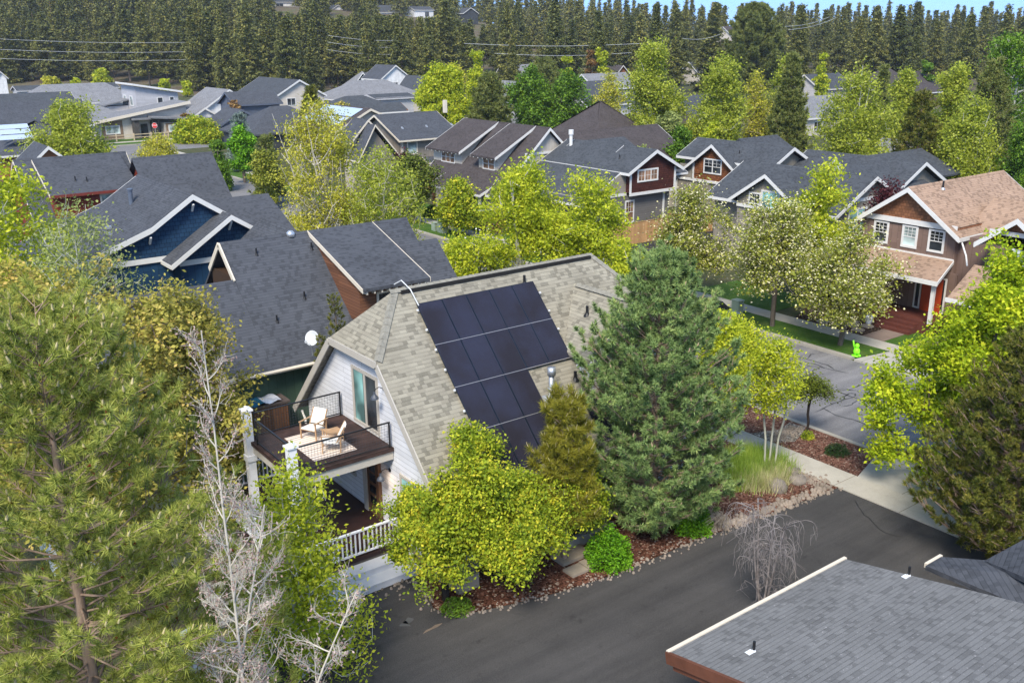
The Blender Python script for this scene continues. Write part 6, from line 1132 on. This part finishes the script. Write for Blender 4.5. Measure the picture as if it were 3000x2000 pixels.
for k in range(3): MB().add([(x+.2+k*.2,y+.8+k*2.1,5.05+k*.5),(x+4.5+k*.2,y+.8+k*2.1,5.05+k*.5),(x+4.5+k*.2,y+1.7+k*2.1,5.55+k*.5),(x+.2+k*.2,y+1.7+k*2.1,5.55+k*.5)],[(0,1,2,3)]).build('skylight_panel',M_PAN2,t)
fh(104,104,4.2,6,4.4,6.5,'Y',WBR,SH_DARK,'small cedar gable with white rakes above the red house ridge')
fh(598,190,11.5,12,3.6,7.4,'Y',WW,SG,'white gabled farmhouse with grey roof left of the navy houses'); fh(560,182,6,6,2.6,4.6,'Y',WW,SG,'small white gabled garage in front of the white farmhouse')
fh(812,198,11,20,5.6,8.8,'Y',WC,SH_BLUE,'cream two storey house with long blue grey roof',win=(('Y',2.5,4.5,3.6,5.2),('Y',7.5,9.5,3.6,5.2)))
fh(650,166,8,7,2.9,5.4,'Y',WB,SH_DARK,'navy gabled house with two white windows',win=(('Y',1.4,2.9,.8,2.4),('Y',4.8,6.3,.8,2.4)),trim=WB); fh(700,178,8.5,8,5.6,7.6,'X',WB,SH_DARK,'navy two storey house behind the navy gable',win=(('Y',6,7.2,3.2,4.8),),trim=WB)
fh(742,150,15,12,2.9,6.6,'X',plain('charcoal wall',(.05,.055,.06)),SH_DARK,'charcoal hip roofed house behind the blue spruce',hip=True,trim=SH_DARK)
fh(1005,215,22,14,3.6,7.4,'X',WC,SG,'cream house with broad grey hip roof left of the birch top',hip=True,win=(('Y',5,7,1,2.6),)); fh(975,180,16,12,3.2,6.2,'X',WC,SH_BLUE,'cream house with dark hip roof beside the great birch',hip=True); fh(1105,200,9,6,5,5.6,'X',WG,SH_BLUE,'boxy grey modern house right of the cream hip roof',trim=WG); fh(1085,190,8,5,3.2,4.4,'X',WBR,SH_BLUE,'low cedar modern house before the boxy grey one',trim=WBR)
fh(1120,262,9,10,6,9.5,'Y',WW,SH_DARK,'white steep gabled farmhouse at the pine edge',win=(('Y',3.5,5.2,3,5),)); fh(1095,268,8,9,4.4,7.4,'X',WW,SH_DARK,'white wing of the pine edge farmhouse'); fh(1048,285,8,8,3,7,'X',WG,SG,'grey roofed cottage left of the white farmhouse',hip=True)
fh(1235,245,6.5,12,3.2,7.2,'Y',WBR,SH_BLUE,'small orange cedar gable among trees',win=(('Y',2.4,4.2,2.2,4.2),)); fh(1508,215,6,9,3.2,7.2,'Y',WBR,SG,'cedar cottage with tall white gable left of the dark pine',win=(('Y',1.8,3.4,.8,3.2),)); fh(1480,205,10,8,2.6,4.8,'Y',WG,SG,'grey roofed house below the cedar cottage')
fh(1490,330,13,8,3,7,'X',WG,SG,'grey roof glimpsed under the far pines'); fh(1690,225,12,9,3,6.4,'X',WG,SH_BLUE,'blue grey cottage roof with two small gables'); fh(1745,240,14,10,4.2,7.6,'X',WB,SG,'blue grey house with wide roof beyond the dark grove',win=(('Y',10,11.5,1.5,3),)); fh(1720,205,12,8,2.8,5.4,'X',WG,SH_BLUE,'low blue grey roof behind the pale willow'); fh(1800,290,6,8,5,8,'Y',WBR,SH_BROWN,'brown gable high among the far pines')
t=fh(1745,120,13,14,3.0,9.0,'X',plain('brown wall',(.12,.08,.06)),SH_BROWN,'brown steep hip roof left of the tall poplar',hip=True); fh(2015,150,11,10,5,7.8,'X',WB,SH_BLUE,'blue grey house behind the lime aspen'); fh(1980,132,9,8,4.0,6.6,'Y',plain('sage wall',(.16,.19,.12)),SH_BROWN,'sage green gable right of the tall poplar')
fh(2040,330,8,7,4.5,7.5,'X',WC,SH_BLUE,'tiny cream house among the far pines'); fh(2360,165,12,10,3.4,6.4,'X',WC,SG,'cream house glimpsed between lime trees',win=(('Y',2,4,1,2.6),)); fh(2400,250,14,10,3,6.5,'X',WG,SH_BLUE,'dark roof beyond the golden birch'); fh(2600,235,14,12,3.4,8.5,'X',plain('brown wall',(.12,.08,.06)),SH_BROWN,'brown roofed house with solar panel beyond the golden birch',hip=True); fh(2700,225,13,12,3.4,8.0,'X',plain('brown wall',(.12,.08,.06)),SH_BROWN,'brown roofed house with white chimney right of the solar one',hip=True)
fh(2650,120,6,5,2.6,4.2,'Y',WW,SG,'white shed under the round dark pine')
# hilltop houses
def hill(px,py,D_,wx,wy,he,hr_,wall,sh,lab,axis='X',win=()):
    x,y,zg=place(px,D_,0); z=zt(x,y,py); fh(px,D_,wx,wy,he,hr_,axis,wall,sh,lab,win=win,z=z,name='hill_house'); 
    MB_=MB().box(x-1,x+wx+1,y-1,y+wy+1,z-14,z).build('footing',plain('hillside earth',(.09,.07,.05))); MB_['kind']='structure'; MB_.name='hill_footing'
hill(800,45,600,16,10,8,10,WW,SH_BLUE,'white hilltop house with dark balcony band',win=(('Y',2,7,4,7),)); hill(968,62,560,10,10,6,9,WW,SH_BLUE,'small white hilltop gable left of the long one','Y'); hill(1110,62,560,14,10,5,9,WW,SH_BLUE,'long white hilltop house with two gables'); hill(1215,66,560,13,10,7,9,WW,SH_DARK,'white hilltop house with tall dark window',win=(('Y',7,10,3,6),))
hill(1358,72,540,10,8,6,9,plain('charcoal wall',(.05,.055,.06)),SH_BLUE,'dark hilltop house with open gable','Y'); hill(2132,125,430,8,8,4,7,WC,SH_BROWN,'pale brown roof high in the right pines')
# ================================================================ forest, now that the houses are placed
for s,((v,f),(tv,tf)) in enumerate(variants):
    pass
def keep(x,y,zg,D_,px):
    for cx,cy,r in clear:
        if (x-cx)**2+(y-cy)**2<(r+3)**2: return False
    q0=proj((x,y,zg+26)); q1=proj((x,y,zg+2))
    for a,b_,t0,t1,Dm in GAPS:
        if a-16<q0[0]<b_+16 and D_<Dm-12:
            k=(zt(x,y,t1-6-rf.random()*20)-zg)/26
            if k<1.05: return k if k>.42 else False
    return True
good=[]
for px,D_ in spots:
    x,y,zg=place(px,D_,10)
    kk=keep(x,y,zg,D_,px)
    if kk: good.append((x,y,zg-.3,D_,px,None if kk is True else kk))
protos=[]
for s,((v,f),(tv,tf)) in enumerate(variants):
    x,y,zg,D_,px,kk=good[s]; o=thing('forest_pine','tall dull green pine of the far forest','tree',(0,0,0),'pines of the far forest'); finish('crown',v,f,N_FAR,o); finish('trunk',tv,tf,B_PINE,o); protos.append(o)
indiv=good[:295]; rest=good[295:]
for k,(x,y,zg,D_,px,kk) in enumerate(indiv):
    p=protos[k%9]; s=rf.uniform(.62,1.14)*(1.0 if px<1400 else .92); s=min(s,kk) if kk else s; rz=rf.random()*6.28
    if k<9: p.location=(x,y,zg); p.rotation_euler=(0,0,rz); p.scale=(s,s,s)
    else: dup(p,(x,y,zg),rz,s*rf.uniform(.95,1.3),sz=s)
V=[];F=[];TV=[];TF=[];o1=o2=0
for x,y,zg,D_,px,kk in rest:
    (v,f),(tv,tf)=variants2[rf.integers(5)]; s=rf.uniform(.78,1.15)*(1.0 if px<1400 else .92); s=min(s,kk) if kk else s; a=rf.random()*6.28; R_=np.array([[math.cos(a),-math.sin(a),0],[math.sin(a),math.cos(a),0],[0,0,1]])*s
    m_=np.repeat(rf.random(len(v)//4)<.9,4); v2=(v@R_.T+[x,y,zg])[m_]; n=len(v2)//4; V.append(v2);F.append(np.arange(4*n).reshape(n,4)+o1);o1+=4*n; tv2=tv@R_.T+[x,y,zg]; TV.append(tv2);TF.append(tf+o2);o2+=len(tv2)
wood=finish('pine_forest',np.vstack(V),np.vstack(F),N_FAR,None); tag(wood,'far mass of dull green pines covering the hills to the skyline','forest',None,'stuff')
tw=finish('forest_trunks',np.vstack(TV),np.vstack(TF),B_PINE,wood); tw['kind']='stuff'
# ================================================================ small things
def car(x,y,rz):
    t=thing('parked_car','shiny black car parked at the far kerb behind the white pine','car',(0,0,0)); PA=plain('black car paint',(.008,.008,.010),.12,.8,.1,2); GL=glass('car glass',(.01,.012,.015),.04); TY=plain('tyre rubber',(.02,.02,.02),.8); 
    prof=[(-2.25,.42),(-2.28,.78),(-2.05,.98),(-1.15,1.05),(-.55,1.50),(.95,1.52),(1.75,1.08),(2.2,1.0),(2.3,.72),(2.25,.35)]
    def loft(prof,ws,m_,name,par):
        n=len(prof); V=[];F=[]
        for y_,k in ws:
            cz=.75
            for (a,z_) in prof: V.append((a*(1-(1-k)*.25),y_*(1 if z_<1.1 else .82+.0*k),cz+(z_-cz)*(k if z_>1.0 else 1)))
        L=len(ws)
        for i in range(L-1):
            for j in range(n): F.append([i*n+j,(i+1)*n+j,(i+1)*n+(j+1)%n,i*n+(j+1)%n])
        F.append(list(range(n))); F.append([(L-1)*n+j for j in range(n)][::-1]); return finish(name,V,F,m_,par,True,False)
    bd=loft(prof,[(-.90,.86),(-.84,.96),(-.4,1.0),(.4,1.0),(.84,.96),(.90,.86)],PA,'body',t)
    for s in (-1,1): MB().add([(-.98,s*.80,1.07),(-.55,s*.755,1.40),(.85,s*.755,1.42),(1.45,s*.80,1.08)],[(0,1,2,3)]).build('side_window',GL,t)
    MB().add([(-1.13,-.66,1.10),(-1.13,.66,1.10),(-.60,.60,1.48),(-.60,-.60,1.48)],[(0,1,2,3)]).build('windscreen',GL,t); MB().add([(1.70,-.64,1.13),(1.70,.64,1.13),(1.02,.58,1.50),(1.02,-.58,1.50)],[(0,1,2,3)]).build('rear_window',GL,t)
    for a in (-1.42,1.42):
        for s in (-1,1):
            w_=MB().tube([(a,s*.70,.33),(a,s*.93,.33)],.33,18).build('wheel',TY,t); MB().tube([(a,s*.925,.33),(a,s*.94,.33)],.20,12).build('rim',METAL,w_)
    for s in (-1,1): MB().box(-2.27,-2.16,s*.5-.18,s*.5+.18,.66,.78).build('headlight',BLIND,t); MB().box(2.18,2.29,s*.55-.2,s*.55+.2,.78,.92).build('tail_light',plain('red lens',(.25,.01,.01),.2,.5),t)
    t.location=(x,y,-.11); t.rotation_euler=(0,0,rz)
car(44.35,39.0,rad(90))
# lime green figure on the verge
GRN=plain('lime green plastic',(.25,.90,.02),.5,.4,.04); fg=thing('safety_figure','bright lime green plastic figure with raised arm standing on the verge','figure',(45.95,29.35,0))
x,y=45.95,29.35; mb=MB().rot((x,y,0),[(.26,0),(.26,.05),(.08,.09)],12).rot((x,y,.08),[(.11,0),(.17,.08),(.19,.2),(.15,.33),(.07,.42)],12).rot((x,y,.46),[(.03,0),(.11,.05),(.13,.14),(.10,.23),(.03,.28)],12)
mb.tube([(x,y+.1,.40),(x,y+.22,.55),(x-.02,y+.26,.86)],[.05,.045,.04],8).tube([(x,y-.1,.38),(x-.12,y-.2,.25),(x-.16,y-.1,.16)],[.05,.045,.035],8); mb.build('figure_body',GRN,fg,True); MB().tube([(x,y-.12,.1),(x-.1,y-.25,.12),(x-.12,y-.3,.04)],[.07,.06,.05],8).build('leg',GRN,fg,True)
# utility cabinets
CAB=plain('pale green cabinet paint',(.28,.34,.27),.5,.35); 
def cabinet(x,y,w_,d_,h,lab,s='utility_cabinet'):
    t=thing(s,lab,'cabinet',(x,y,0)); MB().box(x-w_/2,x+w_/2,y-d_/2,y+d_/2,0,h).build('housing',CAB,t); MB().slab([(x-w_/2-.03,y-d_/2-.03,h+.07),(x+w_/2+.03,y-d_/2-.03,h+.07),(x+w_/2+.03,y+d_/2+.03,h+.07),(x-w_/2-.03,y+d_/2+.03,h+.07)],.068).build('lid',CAB,t); MB().box(x-w_/2-.012,x-w_/2-.002,y-d_/2+.06,y+d_/2-.06,.12,h-.08).build('door',CAB,t)
cabinet(46.9,73.7,.6,.9,1.15,'taller pale green utility cabinet on the verge'); cabinet(46.8,74.9,.4,.6,.7,'shorter utility pedestal left of the tall cabinet','utility_pedestal'); cabinet(47.5,39.3,.5,.6,.8,'small utility box beside the black car','utility_box')
# stop sign and street plate
x,y,zg=place(458,171,0); s_=thing('stop_sign','red octagonal stop sign at the far street corner','sign',(x,y,0)); MB().tube([(x,y,0),(x,y,2.0)],.05,8).build('post',METAL,s_)
fx=np.array([-FH[0],-FH[1],0]); rx=np.array([RH[0],RH[1],0]); c=np.array([x,y,2.3])
def octa(r,off,m_,name,par):
    v=[c+fx*off+rx*r*math.cos(a)+np.array([0,0,1])*r*math.sin(a) for a in [math.pi/8+k*math.pi/4 for k in range(8)]]; v+=[p-fx*.02 for p in v]; return MB().add(v,[list(range(8)),list(range(8,16))[::-1]]+[[i,8+i,8+(i+1)%8,(i+1)%8] for i in range(8)]).build(name,m_,par)
pl_=octa(.50,.06,plain('sign white',(.8,.8,.8),.4),'plate',s_); octa(.46,.085,plain('sign red',(.55,.02,.02),.4),'face',pl_)
def text(body,size,loc,m_,par,name='lettering'):
    cu=bpy.data.curves.new(name,'FONT'); cu.body=body; cu.size=size; cu.align_x='CENTER'; cu.align_y='CENTER'; cu.extrude=.004; o=bpy.data.objects.new('tmp',cu); COL.objects.link(o); dg=bpy.context.evaluated_depsgraph_get(); me=bpy.data.meshes.new_from_object(o.evaluated_get(dg)); bpy.data.objects.remove(o)
    me.materials.clear(); me.materials.append(m_); co=np.zeros(len(me.vertices)*3); me.vertices.foreach_get('co',co); co=co.reshape(-1,3); b0=np.array(par['base']); w3=np.array(loc)+co[:,0:1]*rx+co[:,1:2]*np.array([0,0,1.])+co[:,2:3]*fx-b0; me.vertices.foreach_set('co',w3.ravel()); o=bpy.data.objects.new(name,me); COL.objects.link(o); o.parent=par; o['base']=par['base']; return o
text('STOP',.36,c+fx*.10,plain('sign white',(.8,.8,.8)),pl_)
# split rail fence by the far sidewalk
RAILW=plain('pale split rail wood',(.52,.42,.28),.8); rf_=thing('rail_fence','pale split rail fence along the far sidewalk','fence',(40,177,0))
for xx in range(34,76,3):
    MB().box(xx-.09,xx+.09,176.9,177.1,0,1.25).build('post',RAILW,rf_)
for zz_ in (.45,.95): MB().box(34,73,176.96,177.04,zz_,zz_+.12).build('rail',RAILW,rf_)
fence([(58,177.6),(66,177.6)],1.9,'dark brown board fence right of the modern beige house','dark_fence',batten('dark stained fence',(.09,.055,.04),.2,.6))
# white flower pot by the brown porch
tag(MB().rot((52.0,32.6,0),[(.17,0),(.27,.45),(.29,.47),(.25,.46),(.24,.40)],16).build('flower_pot',plain('white glazed pot',(.78,.78,.77),.4,.4)),'white flower pot at the foot of the brown porch steps','pot')
fl_=[(50.3,32.2),(50.9,33.0),(51.4,32.3),(50.6,33.9),(51.5,33.4),(50.1,34.6)]
for k,(a,b_) in enumerate(fl_): 
    o=MB().rot((a,b_,.0),[(.42,0),(.40,.05)],7).build('flagstone',M_SLATE); tag(o,'pale irregular flagstone in the bed before the brown porch','flagstone','flagstones before the brown porch')
# bits of left foreground: low roof and wall seen through the pine
LO=thing('left_outbuilding','pale grey shingled outbuilding glimpsed through the large pine','outbuilding',(5,24,0))
SHP=shingle('pale grey shingles',(.38,.36,.32),(.28,.27,.24),(.12,.11,.1)); q=gz(480,1370,2.6)
roof(LO,'X',q[0]-4.5,q[0]+.9,[(q[1]-1.6,2.5),(q[1]+.4,3.3),(q[1]+2.6,2.5)],SHP,WHITE,.12,.2); MB().box(q[0]-4.2,q[0]+.6,q[1]-1.2,q[1]+2.1,0,2.6).build('wall',WLAP,LO)
q=gz(560,1960,.02); tag(MB().cbox((q[0],q[1],.55),1.4,.8,1.1,.2).build('utility_box',WCOL),'white box behind the big pine at the bottom edge','box')
# power lines
WIRE=plain('power line aluminium',(.55,.56,.55),.4,.4)
for k,(a,b_,D1,D2,lab) in enumerate([((-60,112),(600,124),300,330,'uppermost power line across the left forest'),((-60,143),(600,151),300,330,'middle power line across the left forest'),((-60,170),(600,174),300,330,'lowest power line across the left forest'),((960,104),(1190,118),300,310,'upper power line left of the central pines'),((960,124),(1190,138),300,310,'middle power line left of the central pines'),((960,146),(1190,158),300,310,'lower power line left of the central pines'),
        ((1360,128),(1880,128),270,280,'upper power line behind the tall poplar'),((1450,157),(1850,155),270,280,'lower power line behind the tall poplar'),((2300,78),(2430,50),260,300,'upper power line rising through the right pines'),((2310,88),(2450,52),260,300,'lower power line rising through the right pines'),((2000,113),(2110,101),250,260,'short power line left of the giant pine')]):
    A_=gd(*a,D1);B_=gd(*b_,D2); n=10; pts=[A_+(B_-A_)*i/n-np.array([0,0,1])*1.2*math.sin(math.pi*i/n)*.6 for i in range(n+1)]
    tag(MB().tube(pts,.045,5).build('power_line',WIRE),lab,'power line')
hm=bpy.data.materials.new('thin haze'); hm.use_nodes=True; hn=hm.node_tree; hn.nodes.remove(hn.nodes['Principled BSDF']); pv=hn.nodes.new('ShaderNodeVolumePrincipled'); pv.inputs['Density'].default_value=.00013; pv.inputs['Color'].default_value=(.93,.95,1,1); pv.inputs['Anisotropy'].default_value=.2
hn.links.new(pv.outputs[0],hn.nodes['Material Output'].inputs['Volume']); hz=MB().box(-300,1500,-300,1500,-1.4,95).build('haze',hm); hz['kind']='stuff'; hz['label']='thin pale haze softening the far pine forest'; hz['category']='haze'
scene.cycles.volume_bounces=0; scene.cycles.volume_step_rate=10
for o in bpy.data.objects:
    if 'base' in o: del o['base']
